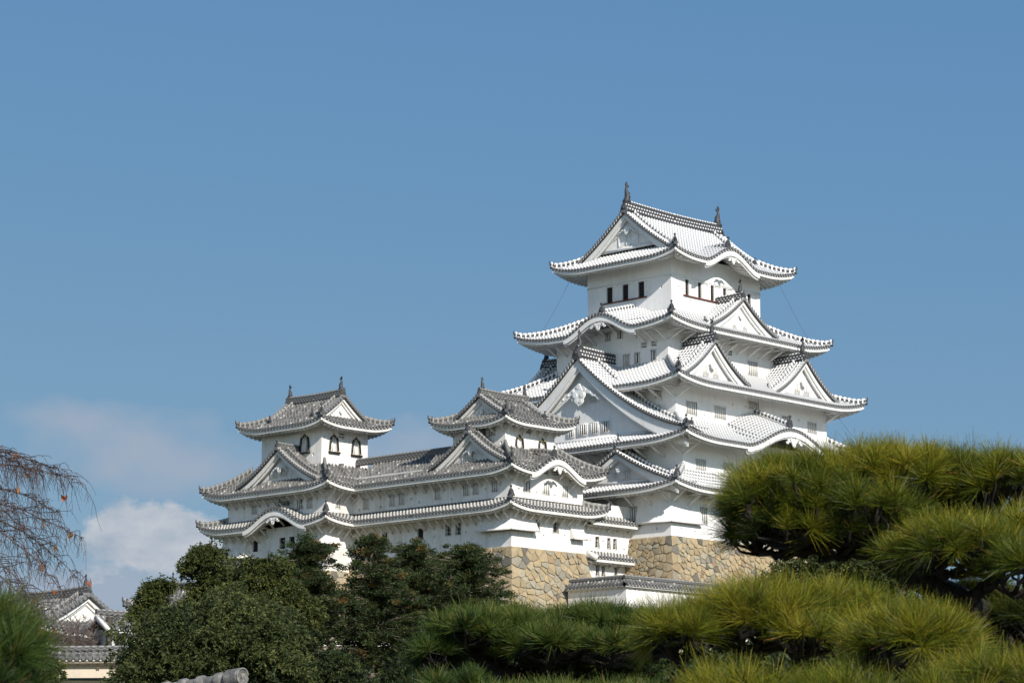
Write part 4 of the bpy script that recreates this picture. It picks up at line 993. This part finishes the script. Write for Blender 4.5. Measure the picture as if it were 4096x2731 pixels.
def needle_pad(mb, tones, c, ex, ey, ez, n_tuft, L, rng, per=85, wid=.0032, dens_low=.4, tone0=.5, stems=None):
    """a cloud of pine tufts over the dome of an ellipsoid c, half axes ex (right), ey (away), ez (up)"""
    d = rdir(n_tuft*4, rng); keep = rng.random(len(d)) < np.where(d[:, 2] > .12, 1., dens_low*np.clip(1+(d[:, 2]-.12)*2.2, 0, 1)); d = d[keep][:n_tuft]; n = len(d)
    r = rng.uniform(.66, 1.04, (n, 1))
    P = c + VR*(d[:, :1]*r*ex) + VF*(d[:, 1:2]*r*ey) + np.array([0, 0, 1.])*(d[:, 2:]*r*ez)
    nrm = VR*(d[:, :1]/ex) + VF*(d[:, 1:2]/ey) + np.array([0, 0, 1.])*(d[:, 2:]/ez)
    axis = unit(unit(nrm)*.9 + np.array([0, 0, .55]) + rng.normal(0, .22, (n, 3)))
    m = per; idx = np.repeat(np.arange(n), m); N_ = n*m
    u = unit(np.cross(axis, rdir(n, rng))); v = np.cross(axis, u)
    th = np.radians(8+74*rng.random(N_)**.8); ph = rng.uniform(0, 2*np.pi, N_)
    dr = axis[idx]*np.cos(th)[:, None] + (u[idx]*np.cos(ph)[:, None] + v[idx]*np.sin(ph)[:, None])*np.sin(th)[:, None]
    ln = L*rng.uniform(.6, 1.12, N_)[:, None]*rng.uniform(.62, 1.3, n)[idx, None]
    b = P[idx] + axis[idx]*rng.uniform(-.22, .1, N_)[:, None]*L
    tip = b + dr*ln - np.array([0, 0, 1.])*(.10*ln*rng.random(N_)[:, None])
    w = unit(np.cross(dr, rdir(N_, rng)))*wid*rng.uniform(.7, 1.3, N_)[:, None]
    mid = (b+tip)/2 + w*.5
    V = np.stack([b-w*.5, b+w*.5, tip+w*.18, tip-w*.18], 1).reshape(-1, 3)
    mb.add(V, np.arange(4*N_).reshape(N_, 4))
    tt = tone0 + rng.normal(0, .15, n)[idx] + rng.normal(0, .14, N_) + .16*np.clip(np.sum(dr*axis[idx], 1)-.55, -.4, .4)
    tt = np.clip(tt, 0, .97); tt[rng.random(N_) < .012] = 1.
    tones.append(np.repeat(tt, 4))
    if stems is not None:
        # bare forked twigs carry the tufts from below
        root = np.asarray(c) - np.array([0, 0, 1.])*ez*.75
        hubs = [root + VR*rng.uniform(-.75, .75)*ex + VF*rng.uniform(-.7, .7)*ey + np.array([0, 0, rng.uniform(-.15, .35)*ez]) for _ in range(max(5, n//9))]
        H = np.array(hubs)
        for h in hubs:
            q = root + VR*np.dot(h-root, VR)*.45; stems.tube(np.stack([root, (root+q)/2 - [0, 0, .02], q, h]), [.02, .018, .015, .01], 5, cap=False)
        for p, a in zip(P, axis):
            h = H[np.argmin(((H-p)**2).sum(1))]; mid = (h+p)/2 - np.array([0, 0, .12*np.linalg.norm(p-h)]) + rng.normal(0, .012, 3)
            stems.tube(np.stack([h, mid, p-a*L*.4, p+a*.16*L]), [.009, .008, .007, .004], 4, cap=False)

def pine(label, pads, limbs, base, rng, mat, cat='pine tree', group=None, D0=12., wid=.0032, per=85, trunk_r=.12, den=1.):
    T = thing('pine_tree', label, cat, tuple(base), group)
    mb = MB(); tn = []; st = MB()
    for x, y, a, b, D, dep, nt, tone, L in pads:
        k = D/5824; needle_pad(mb, tn, px(x, y, D), a*k, dep, b*k, int(nt*den), L, rng, per, wid*D/12, tone0=tone, stems=st)
    o = mb.build('foliage', [mat], T); set_tone(o, np.concatenate(tn))
    tm = MB()
    for L_ in limbs:
        P = np.array([px(x, y, D) for x, y, D, _ in L_]); r = np.array([q[3] for q in L_])
        n = 14; s = np.linspace(0, len(P)-1, n*(len(P)-1)+1); Pi = np.stack([np.interp(s, np.arange(len(P)), P[:, i]) for i in range(3)], 1)
        Pi[1:-1] += np.cumsum(rng.normal(0, .008, (len(Pi)-2, 3)), 0)*.6
        tm.tube(Pi, np.interp(s, np.arange(len(P)), r)*(1+.10*np.sin(s*9)), 7)
    tm.build('trunk', [M_BARK], T); st.build('twig', [M_BARK], T)
    return T
# ------------------------------------------------------------------ smaller walls and turrets round the castle
def roofed_wall(name, label, x0, x1, yc, z0, z1, st, wmat, loc, rot=0., faces='SN', loops=(), group=None, ext=(0, 0), w=.62):
    """plastered wall with a little tiled roof, along local x; rotated about loc"""
    T = thing(name, label, 'plaster wall', loc, group); T.rotation_euler.z = rot
    s2 = Style(); s2.__dict__.update(st.__dict__); s2.wall = wmat
    storey(T, (x0, x1, yc-.22, yc+.22), z0, z1, s2, {}, {'S': loops})
    zt = z1+.75
    skirt(T, 'roof', (x0, x1, yc, yc), (x0-ext[0], x1+ext[1], yc-w, yc+w), lin(zt, z1+.2, .1), 0, s2, faces='SN', flat='Slo Shi Nlo Nhi', lip=.1, rafter=.6)
    rd = MB(); ridge_run(rd, np.array([(x, yc, zt+.02) for x in np.linspace(x0, x1, 6)]), .3, .2, side=1); rd.build('ridge', st.ridge, T)
    return T
# wall in front of the link passage: two runs that meet at a corner
pc = px(1437, 1322, 222.)
wx, wy = pc[0], pc[1]; zw = pc[2]-.95
M_WW = plaster('plaster_wall_weathered', (.74, .71, .67), (.50, .45, .38), 1.2, .9)
T = roofed_wall('roofed_wall', 'plaster wall with dark tiled roof that runs right from the corner, half behind the pines', wx-.22, wx+26, wy, zw-5, zw, SG, M_WW, (wx, wy, zw-5), loops=[(wx+3, zw-1.2), (wx+5.5, zw-1.2), (wx+8, zw-1.2)], ext=(.4, 0))
T = roofed_wall('roofed_wall', 'short plaster wall with dark tiled roof between tan stone base and the wall corner', wx+.225, wx+6.6, wy, zw-5, zw, SG, M_WW, (wx, wy, zw-5), rot=math.pi/2, loops=[], ext=(.4, 0))

def turret(name, label, cx, cy, hx, hy, z0, zw, zr, rot, eave=1.1, wins=None, cat='turret', c=.3, fish=.6, ridge='y', pend=.35, gd=.62):
    """single-roofed turret with a hip-and-gable roof, ridge along local y"""
    T = thing(name, label, cat, (cx, cy, z0)); T.rotation_euler.z = rot
    storey(T, rect(cx, cy, hx, hy), z0, zw, SG, wins or {})
    ex, ey = hx+eave, hy+eave; D = zr-(zw-.15); P = lambda d: D*((d/ex)+c*(d/ex)*(1-d/ex)); gi = ex*gd; dd = ex-gi
    skirt(T, 'roof', (cx-gi, cx+gi, cy-ey+dd, cy+ey-dd), rect(cx, cy, ex, ey), lambda t: zr-P(gi+dd*t), .4, SG, lip=.22)
    for k, A0, s in (('S', cx, -1), ('N', -cx, 1)):
        Bc = cy*(-1 if k == 'S' else 1)
        gable(T, k, A0, zr, ex, D, Bc+ey-dd+.55, Bc, Bc+ey-dd-.05, zr-P(gi)-.1, SG, c=c, dmain=gi+.02, dverge=gi+.7, hb=(.3, .42), ridge_h=.5, oni=.5, fish=fish, pend=pend, wings=False, lad_off=1.1, wall_hw=gi+.2)
    return T
c = px(175, 1440, 183.); zz = px(175, 1361, 183.)[2]
c = c + VR*.75; zz -= .3
turret('corner_turret', 'low turret with white gable and two roof fish behind bare twigs at far left', c[0]-1.2, c[1]+3.2, 4.1, 5.4, 5., zz-2.6, zz, 0., fish=.4)
c = px(425, 1350, 205.); zz = px(425, 1350, 205.)[2]
turret('corner_turret', 'turret roof with one roof fish rising between the round evergreen crowns', c[0]+.6, c[1]-1.6, 2.6, 4.2, 10., zz-1.7, zz, 0., fish=.4)
# little gate beside the far-left turret
c = px(285, 1445, 172.); zz = px(285, 1412, 172.)[2]
G = thing('gate_house', 'small dark timber gate with two short tiled roofs beside the far left turret', 'gate', (c[0], c[1], 7.5)); 
gx0, gx1 = c[0]-1.7, c[0]+4.2
storey(G, (gx0+.4, gx1, c[1]-.3, c[1]+1.6), 7., zz-1.0, SG, {'S': [(c[0]-.5, zz-2.2, 1.0, 1.7, 'dark', 'plain')]})
skirt(G, 'roof', (gx0, gx1, c[1]+.6, c[1]+.6), (gx0-.3, gx1, c[1]-.9, c[1]+2.1), lin(zz, zz-1.0, .15), 0, SG, faces='SN', flat='Slo Shi Nlo Nhi', lip=.15)
skirt(G, 'roof', (gx0+.4, gx1, c[1]-.3, c[1]+1.6), (gx0+.2, gx1, c[1]-1.3, c[1]+2.4), lin(zz-2.6, zz-3.1, .1), 0, SG, faces='S', flat='Slo Shi Nlo Nhi', lip=.15)
rd = MB(); ridge_run(rd, np.array([(x, c[1]+.6, zz) for x in np.linspace(gx0-.2, gx1, 5)]), .3, .25, side=1); rd.build('ridge', RG, G)
vb = MB(); 
for s_ in (-1, 1): vb.beam((gx0-.25, c[1]+.6, zz-.15), (gx0-.25, c[1]+.6+s_*1.5, zz-1.15), .12, .34)
vb.build('verge_board', [M_OLDW], G)
vb = MB(); vb.box((gx0+.2, c[1]-.35, zz-2.4), (.16, .12, 2.2)); vb.build('gate_post', [M_WOOD], G)
# far-left white wall with a tiled roof, on a low stone footing
c = px(205, 1500, 160.); zt = px(205, 1522, 160.)[2]; zb = px(205, 1556, 160.)[2]
roofed_wall('roofed_wall', 'cream plaster wall with stained foot and tiled roof below the far left turret', c[0]-9, c[0]+14, c[1], zb, zt, SG, M_CREAM, (c[0], c[1], zb), rot=YAW-math.pi/2-.12, loops=[(c[0]-2.6, zb+.22), (c[0]+.6, zb+.55)], w=.8)
sb = stone_base('low_stone_footing', 'low rough stone footing under the cream plaster wall at far left', (c[0]-9, c[0]+14, c[1]-.5, c[1]+.5), zb+.02, zb-4, .75, 'S', .1, .01, 21, mat=M_GREYST); sb.rotation_euler.z = YAW-math.pi/2-.12
# terrace wall and roofed wall half hidden behind the cypresses
c = px(870, 1440, 200.)
roofed_wall('roofed_wall', 'grey tiled wall top seen through gaps between the cypress trees', c[0]-12, c[0]+14, c[1], c[2]-2.2, c[2]-.9, SG, M_OLDW, (c[0], c[1], c[2]-2.2), rot=YAW-math.pi/2+.25)
sb = stone_base('terrace_stone_wall', 'rough grey terrace wall of boulders behind the cypress trunks', (c[0]-13, c[0]+9, c[1]-.6, c[1]+3), c[2]-1.6, c[2]-9, 1.0, 'SE', .18, .01, 22, mat=M_GREYST, corners='SE'); sb.rotation_euler.z = YAW-math.pi/2+.25

# ------------------------------------------------------------------ near roof ridge at the bottom edge
c = px(541, 1555, 30.)
F = thing('tiled_roof', 'near weathered grey roof ridge with round end tile at the bottom edge', 'roof', (c[0], c[1], -1.6))
dirv = unit(np.array(VR*-.80 + VF*.60 - [0, 0, .09])); side = unit(np.array([-dirv[1], dirv[0], 0.]))
def ridge_tile_mat():
    m, N = newmat('ridge_tiles_lichened'); co = objco(N); n = N.noise(co, 9., 6, .7); n2 = N.noise(co, 2., 4)
    pbsdf(N, N.ramp(N.m('ADD', N.m('MULTIPLY', n, .7), N.m('MULTIPLY', n2, .3)), [(.3, (.05, .052, .055)), (.5, (.16, .155, .145)), (.68, (.36, .34, .30))]), .7, n, .5, .02); return m
M_LICH = ridge_tile_mat()
m1 = MB(); top = c + np.array([0, 0, 0.])
# stacked courses, cap tiles with bulging collars, round end tile
for q in range(3): m1.beam(top + [0, 0, -.09-.075*q] + dirv*.05, top + [0, 0, -.09-.075*q] + dirv*3.2, .2+.06*q, .065)
m1.tube(np.stack([top + dirv*t for t in np.linspace(.0, 3.2, 14)]), .065, 12)
for t in np.arange(.24, 3.1, .29): m1.tube(np.stack([top + dirv*(t-.07), top+dirv*(t-.03), top+dirv*(t+.05), top+dirv*(t+.1)]), [.06, .09, .09, .06], 12, cap=False)
m1.build('ridge', [M_LICH], F)
m1 = MB(); m1.tube(np.stack([top - dirv*.08, top+dirv*.1]), [.105, .105], 20); m1.tube(np.stack([top-dirv*.11, top-dirv*.08]), [.095, .105], 20)
a = np.linspace(0, 2*np.pi, 25)
for r_, tk in ((.092, .013), (.062, .008)): m1.tube(np.stack([top - dirv*.112 + side*math.cos(t)*r_ + np.array([0, 0, math.sin(t)*r_]) for t in a]), tk, 6, cap=False)
for t in (-.035, .015, .045): m1.beam(top - dirv*.115 + side*t*.7 + [0, 0, -.032], top - dirv*.115 + side*(t+.01)*.7 + [0, 0, .032], .01, .01)
m1.build('end_tile', [M_LICH], F)
m1 = MB()
for sg in (1, -1):
    e = top + side*sg*2.6 + [0, 0, -1.7]
    m1.add(np.array([top+[0, 0, -.36]+dirv*.1, top+[0, 0, -.36]+dirv*3.2, e+dirv*3.2, e+dirv*.1]), [[0, 1, 2, 3]])
    for t in np.arange(.2, 3.2, .3): m1.tube(np.stack([top+[0, 0, -.34]+side*sg*.15+dirv*t, e+dirv*t+[0, 0, .02]]), .075, 8)
    m1.cyl(top + [0, 0, -.16] + side*sg*.17 - dirv*.06, dirv, .085, .3, 14)
m1.build('roof_slope', [M_LICH], F)
m1 = MB(); wc = top + dirv*1.7 + [0, 0, -2.1]; m1.box((wc[0], wc[1], (wc[2]-1.6)/2-.1), (1.4, 1.6, (wc[2]+1.8)/2+.1), 0, ax=[dirv, side, (0, 0, 1)]); m1.build('wall', [M_OLDW], F)

# ------------------------------------------------------------------ trees
def bl(D, *L):
    """crown lobes (x, y, half width, half height in the frame, depth offset)"""
    k = D/5824; return [(px(x, y, D+dz), np.array([a*k, a*k, b*k])) for x, y, a, b, dz in L]
def gbase(x, D):
    p = px(x, 1568, D); return np.array([p[0], p[1], float(terr(p[0], p[1]))-.2])
rg = np.random.default_rng(5)
broadleaf('evergreen_tree', 'broad dark evergreen with domed crown filling the lower left, largest of the round trees', bl(112, (482, 1485, 198, 115, 0), (368, 1495, 82, 115, 0), (362, 1472, 75, 60, 1), (560, 1480, 130, 90, -1), (600, 1560, 120, 90, -2), (420, 1560, 130, 90, -2), (322, 1560, 45, 60, 0), (620, 1440, 70, 60, 1), (535, 1405, 70, 50, 2)), gbase(470, 112), 112, rg, 135, .19, puff=1.0, per=640, trunk_r=.5)
broadleaf('evergreen_tree', 'slim evergreen crown left of the leftmost turret, standing tallest of the round trees', bl(135, (474, 1305, 50, 62, 0), (508, 1350, 48, 56, 0), (458, 1370, 18, 45, 0), (480, 1400, 60, 50, 0)), gbase(480, 135), 135, rg, 150, .2, puff=.6, per=180, mat=M_LEAFO, group=None)
broadleaf('evergreen_tree', 'olive evergreen with two knobbly tops just below the curved turret eave', bl(128, (575, 1345, 60, 64, 0), (632, 1335, 42, 62, 0), (560, 1400, 75, 60, 0), (645, 1400, 70, 75, 0), (690, 1420, 50, 60, 0)), gbase(600, 128), 128, rg, 260, .19, puff=.6, per=180, mat=M_LEAFO)
broadleaf('evergreen_tree', 'small evergreen with loose leafy top left of the half hidden turret roof', bl(125, (350, 1368, 28, 34, 0), (370, 1354, 15, 20, 0), (350, 1415, 42, 40, 0)), gbase(350, 125), 125, rg, 100, .19, puff=.5, per=170, mat=M_LEAFO)
broadleaf('evergreen_tree', 'dense dark tree behind the pines on the right, in front of the keep stone base', bl(95, (1905, 1325, 130, 55, 0), (1800, 1350, 60, 45, 0), (2020, 1340, 90, 60, 0), (1900, 1400, 180, 60, 0), (2150, 1420, 120, 60, 0)), gbase(1920, 95), 95, rg, 420, .17, puff=.5, per=150, mat=M_LEAFO, tone=(.42, .2))
broadleaf('evergreen_shrub', 'small yellow-green shrub in front of the cream wall at lower left', bl(70, (100, 1545, 38, 28, 0), (60, 1560, 40, 22, 0)), gbase(95, 70), 70, rg, 46, .15, puff=.22, per=60, mat=M_LEAFO, cat='shrub', tone=(.75, .2), trunk_r=.06)
for x, y, a, b, D, lab in ((960, 1560, 90, 60, 105, 'dark evergreen undergrowth tree below the cypresses, left of the middle pine'), (1130, 1560, 130, 55, 70, 'dark evergreen behind the low middle pine'), (1460, 1540, 160, 60, 66, 'dark evergreen between middle pine and the big right pine'), (1790, 1545, 280, 108, 60, 'dark evergreen directly behind the big right pine'), (2250, 1480, 160, 130, 58, 'dark evergreen at the right edge behind the big pine'), (760, 1560, 80, 70, 118, 'dark evergreen between the forked cypress and the round trees')):
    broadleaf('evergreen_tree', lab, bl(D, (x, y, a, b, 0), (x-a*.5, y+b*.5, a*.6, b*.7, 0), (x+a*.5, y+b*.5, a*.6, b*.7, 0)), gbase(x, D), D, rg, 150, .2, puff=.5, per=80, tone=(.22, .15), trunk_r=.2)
cy = lambda x, yt, yb, wd, D, lab, **k: cypress(lab, gbase(x, D) , px(x, yt, D), wd*D/5824, rg, D, group='cypresses before the stone base', **k)
cy(706, 1240, 0, 118, 140, 'forked cypress left of the pale stone base gap', fork=True, n_br=230, orange=.06, bare=.3)
cy(856, 1238, 0, 116, 142, 'upright cypress before the pale stone base gap, open below its middle', n_br=225, orange=.08, bare=.2)
cy(952, 1250, 0, 122, 145, 'cypress with rusty sprays between the open cypress and the broad one', n_br=200, orange=.1, bare=.25)
cy(1074, 1260, 0, 150, 146, 'broad cypress nearest the corner of the tan stone base', n_br=230, orange=.07, bare=.25)
cy(1010, 1290, 0, 85, 150, 'low cypress filling the gap under the corridor wall', n_br=120, orange=.07, bare=.3)
cy(655, 1290, 0, 70, 143, 'narrow cypress behind the olive evergreen', n_br=110, orange=.05, bare=.25)

# pines in the garden close to the photographer
rp = np.random.default_rng(8)
W, G_ = .50, .46
pine('big spreading pine with flat yellow-green pads at the right, nearest tree on that side',
     [(1830, 1165, 165, 92, 12.4, .55, 165, .5, .135), (1790, 1235, 120, 46, 12.35, .5, 110, .3, .135), (1930, 1245, 100, 38, 12.3, .45, 70, .28, .13), (2060, 1215, 90, 34, 12.5, .4, 45, .3, .13), (1745, 1170, 75, 55, 12.2, .35, 40, .45, .135), (2060, 1130, 230, 82, 12.6, .6, 205, .6, .13), (2290, 1150, 150, 85, 12.6, .6, 150, .52, .13), (1960, 1190, 150, 62, 12.1, .4, 80, .42, .13),  # low-tone pads: shade beneath the upper pads put into the needle colour
      (2180, 1275, 150, 50, 11.8, .45, 115, .55, .13), (2310, 1240, 100, 42, 12.0, .4, 45, .45, .13), (2340, 1320, 80, 50, 11.6, .4, 40, .45, .13), (2320, 1440, 90, 60, 12.8, .5, 90, .2, .13), (2230, 1400, 60, 40, 12.9, .4, 50, .2, .13),
      (1730, 1438, 150, 64, 10.8, .45, 150, .62, .135), (1562, 1472, 76, 44, 10.7, .4, 60, .55, .135), (1900, 1420, 150, 48, 11.0, .45, 75, .55, .13), (1820, 1470, 120, 42, 10.6, .35, 45, .5, .13),
      (2085, 1490, 140, 58, 10.2, .42, 120, .6, .135), (1720, 1605, 180, 34, 9.8, .35, 55, .55, .135), (1950, 1612, 90, 26, 9.6, .3, 30, .45, .135), (2280, 1580, 100, 46, 9.5, .35, 50, .5, .135), (2180, 1615, 80, 26, 9.3, .3, 25, .5, .135)],
     [[(2470, 2250, 13., .13), (2430, 1700, 13., .11), (2270, 1430, 12.6, .075), (2130, 1330, 12.4, .075), (2020, 1270, 12.4, .06), (1900, 1225, 12.4, .045), (1790, 1190, 12.3, .025)],
      [(2080, 1300, 12.4, .06), (2085, 1230, 12.5, .045), (2070, 1170, 12.6, .03), (2060, 1110, 12.6, .015)], [(2090, 1250, 12.4, .04), (2150, 1200, 12.6, .03), (2250, 1170, 12.6, .02)],
      [(2230, 1400, 12.4, .07), (2200, 1370, 12., .05), (2140, 1320, 11.9, .035), (2110, 1290, 11.8, .02)], [(2220, 1380, 12., .04), (2290, 1330, 11.9, .03), (2330, 1300, 11.8, .02)],
      [(2300, 1560, 12.5, .09), (2050, 1500, 11.2, .06), (1850, 1450, 11., .045), (1680, 1440, 10.9, .025)], [(2200, 1540, 11.6, .06), (2120, 1510, 10.6, .04), (2050, 1500, 10.3, .02)],
      [(1990, 1260, 12.4, .035), (1950, 1200, 12.3, .025), (1940, 1150, 12.4, .012)], [(2200, 1210, 12.5, .03), (2230, 1150, 12.6, .02), (2290, 1130, 12.6, .012)]],
     gbase(2420, 13.), rp, M_PINE, trunk_r=.14, per=185, den=.8, wid=.0021)
pine('green pine with low rounded pads in the middle of the foreground',
     [(1085, 1465, 100, 42, 19, .7, 110, .5, .15), (1180, 1450, 80, 34, 19.2, .6, 60, .58, .15), (1005, 1510, 50, 36, 18.8, .5, 45, .3, .15), (1340, 1445, 110, 34, 19.6, .7, 85, .5, .15), (1440, 1450, 70, 34, 19.4, .6, 45, .5, .15), (1270, 1490, 105, 34, 18.6, .6, 75, .52, .15), (1400, 1500, 95, 32, 18.6, .6, 60, .48, .15), (1040, 1590, 100, 26, 18, .5, 40, .2, .15), (1150, 1520, 120, 34, 19.3, .6, 60, .2, .15), (1380, 1540, 130, 34, 19.4, .6, 60, .2, .15), (1500, 1480, 60, 36, 19.2, .5, 40, .4, .15), (1300, 1612, 240, 24, 17, .5, 70, .62, .15)],  # lowest pads carry dark needles, the underside shade painted in as tone
     [[(1250, 1900, 19.5, .14), (1230, 1600, 19.3, .1), (1260, 1530, 19.2, .08), (1330, 1480, 19.3, .05), (1420, 1450, 19.4, .03)], [(1240, 1560, 19.2, .07), (1150, 1540, 19., .06), (1080, 1490, 19., .04), (1030, 1470, 19., .025)], [(1250, 1545, 19.2, .05), (1270, 1500, 18.8, .03)]],
     gbase(1250, 19.5), rp, M_PINEG, per=150, den=.85, wid=.0026)
pine('blurred green pine tip at the left edge, closest tree to the camera',
     [(0, 1470, 62, 62, 7., .26, 52, .45, .095), (30, 1520, 50, 42, 6.8, .2, 34, .35, .095), (-40, 1560, 80, 50, 6.9, .26, 40, .25, .095), (20, 1590, 60, 30, 6.7, .2, 20, .2, .095)],
     [[(-420, 2600, 7.6, .08), (-240, 1750, 7.3, .05), (-80, 1600, 7.1, .026), (0, 1520, 7., .012)]], gbase(-420, 7.6), rp, M_PINEG, per=95, wid=.0035)

# bare weeping cherry reaching in from the left
def weeping():
    rng = np.random.default_rng(31); D = 34.; k = D/5824
    T = thing('weeping_cherry', 'almost bare weeping cherry with a few orange leaves hanging in from the left', 'tree', tuple(gbase(-330, D)))
    tm = MB(); tw = MB(); lv = []
    base = gbase(-330, D)
    trunk_mesh(tm, [base, px(-330, 1700, D), px(-320, 1300, D), px(-290, 1080, D)], .26, .14)
    arcs = [((-290, 1060), (-60, 985), (60, 1030), (160, 1075)), ((-290, 1080), (-80, 1040), (40, 1060), (190, 1095)), ((-290, 1090), (-100, 1080), (30, 1090), (150, 1170)), ((-290, 1110), (-120, 1105), (40, 1130), (205, 1225)),
            ((-290, 1130), (-120, 1140), (60, 1180), (190, 1330)), ((-290, 1150), (-120, 1165), (30, 1180), (170, 1370)), ((-290, 1180), (-130, 1190), (20, 1240), (120, 1400)), ((-290, 1210), (-130, 1240), (0, 1270), (90, 1420)),
            ((-290, 1100), (-110, 1060), (20, 1110), (120, 1290)), ((-290, 1240), (-150, 1280), (-20, 1310), (60, 1440)), ((-290, 1090), (-100, 1030), (0, 1020), (90, 1080))]
    for A in arcs:
        A = np.array(A, float) - [26, 0]; dz = rng.uniform(-2.5, 2.5); t = np.linspace(0, 1, 26)[:, None]
        B = (1-t)**3*A[0] + 3*t*(1-t)**2*A[1] + 3*t*t*(1-t)*A[2] + t**3*A[3]
        P = np.array([px(x, y, D+dz*tt) for (x, y), tt in zip(B, t[:, 0])]); P += np.cumsum(rng.normal(0, .008, P.shape), 0)
        tm.tube(P, np.linspace(.026, .004, len(P)), 5, cap=False)
        for i in range(6, 26):
            for _ in range(4):
                p = P[min(25, i)] + rng.normal(0, .015, 3); L = rng.uniform(.35, 1.15)*(1.1 if i < 20 else .75); n = 9; s = np.linspace(0, 1, n)[:, None]
                dr = VR*rng.uniform(-.35, .8) + VF*rng.uniform(-.4, .4); 
                fall = rng.uniform(.25, .95); Q = p + dr*L*rng.uniform(.4, 1.)*np.sqrt(s) + np.array([0, 0, 1.])*(L*(rng.uniform(0, .35)*s - fall*s**rng.uniform(1.3, 2.2))) + np.cumsum(rng.normal(0, .013, (n, 3)), 0)
                tw.tube(Q, np.linspace(.0055, .0022, n), 3, cap=False)
                for __ in range(2):
                    j = rng.integers(1, 7); q0 = Q[j]; l2 = rng.uniform(.08, .35); s2 = np.linspace(0, 1, 5)[:, None]
                    tw.tube(q0 + (VR*rng.uniform(-.5, .6) + VF*rng.uniform(-.3, .3))*l2*s2 - np.array([0, 0, 1.])*l2*.8*s2**1.6, [.003, .0028, .0025, .002, .0018], 3, cap=False)
                if rng.random() < .035: lv.append(Q[rng.integers(4, n)])
    tm.build('trunk', [M_TWIG], T); tw.build('twig', [M_TWIG], T)
    C = np.repeat(np.array(lv), 2, 0) + rng.normal(0, .02, (len(lv)*2, 3)) - [0, 0, .04]
    V, F = leaves(C, np.array([0, 0, -1.]) + rng.normal(0, .35, C.shape), rng.uniform(.09, .14, len(C)), rng.uniform(.035, .05, len(C)), rng)
    m = MB(); m.add(V, F); o = m.build('autumn_leaf', [M_AUT], T); set_tone(o, np.repeat(rng.random(len(C)), 4)); tag(o, kind='stuff')
weeping()
# leafless plum in front of the far-left turret
def plum():
    rng = np.random.default_rng(33); D = 171.; T = thing('bare_tree', 'twiggy bare tree with pale reddish branches before the far left turret', 'tree', tuple(gbase(180, D)))
    tm = MB(); tw = MB(); b = gbase(180, D); k = D/5824; fork = px(180, 1535, D); trunk_mesh(tm, [b, (b+fork)/2+[.1, 0, 0], fork], .12, .08)
    for i in range(40):
        e = px(180+rng.uniform(-75, 65), 1492-rng.uniform(0, 72), D) + VF*rng.uniform(-1.2, 1.2); mid = (fork+e)/2 + np.array([0, 0, -.2]) + rng.normal(0, .1, 3)
        t = np.linspace(0, 1, 9)[:, None]; P = (1-t)**2*fork + 2*t*(1-t)*mid + t*t*e; tm.tube(P, np.linspace(.05, .014, 9), 4, cap=False)
        for j in range(3, 9):
            for _ in range(7):
                d = unit(rng.normal(0, 1, 3)*[1, 1, .5] + [0, 0, .9]); L = rng.uniform(.4, 1.0); tw.tube(np.stack([P[j], P[j]+d*L*.5+rng.normal(0, .03, 3), P[j]+d*L]), [.015, .012, .008], 3, cap=False)
    tm.build('trunk', [M_TWIG], T); tw.build('twig', [flat('twigs_pale', (.17, .13, .115), .7, .5, 3.)], T)
plum()

# thin lightning cables that hang from the keep's eaves
for lab, p, q in (('thin dark cable hanging from the left eave tip of the top roof', (184.1, 166.6, 52.3), (181.6, 168.6, 46.3)), ('thin dark cable hanging from the right eave tip of the top roof', (199.6, 152.6, 52.2), (202.2, 150.9, 46.4)), ('thin dark cable below the right eave tip of the third roof', (204.6, 149.2, 38.6), (206.6, 147.2, 35.2))):
    m = MB(); p, q = np.array(p), np.array(q); t = np.linspace(0, 1, 9)[:, None]
    m.tube(p + (q-p)*t - np.array([0, 0, .5])*(t*(1-t))*2, .013, 5); tag(m.build('lightning_cable', [M_DARK]), lab, 'cable', 'lightning cables on the keep')

GROUPS = {'evergreen_tree': 'evergreen trees on the castle hill', 'small_keep': 'small keeps', 'turret_stone_base': 'turret stone bases', 'roofed_wall': 'plaster walls with tiled roofs', 'pine_tree': 'garden pines', 'corner_turret': 'corner turrets'}
for o in SC.objects:
    b = o.name.split('.')[0]
    if o.parent is None and b in GROUPS: o['group'] = GROUPS[b]
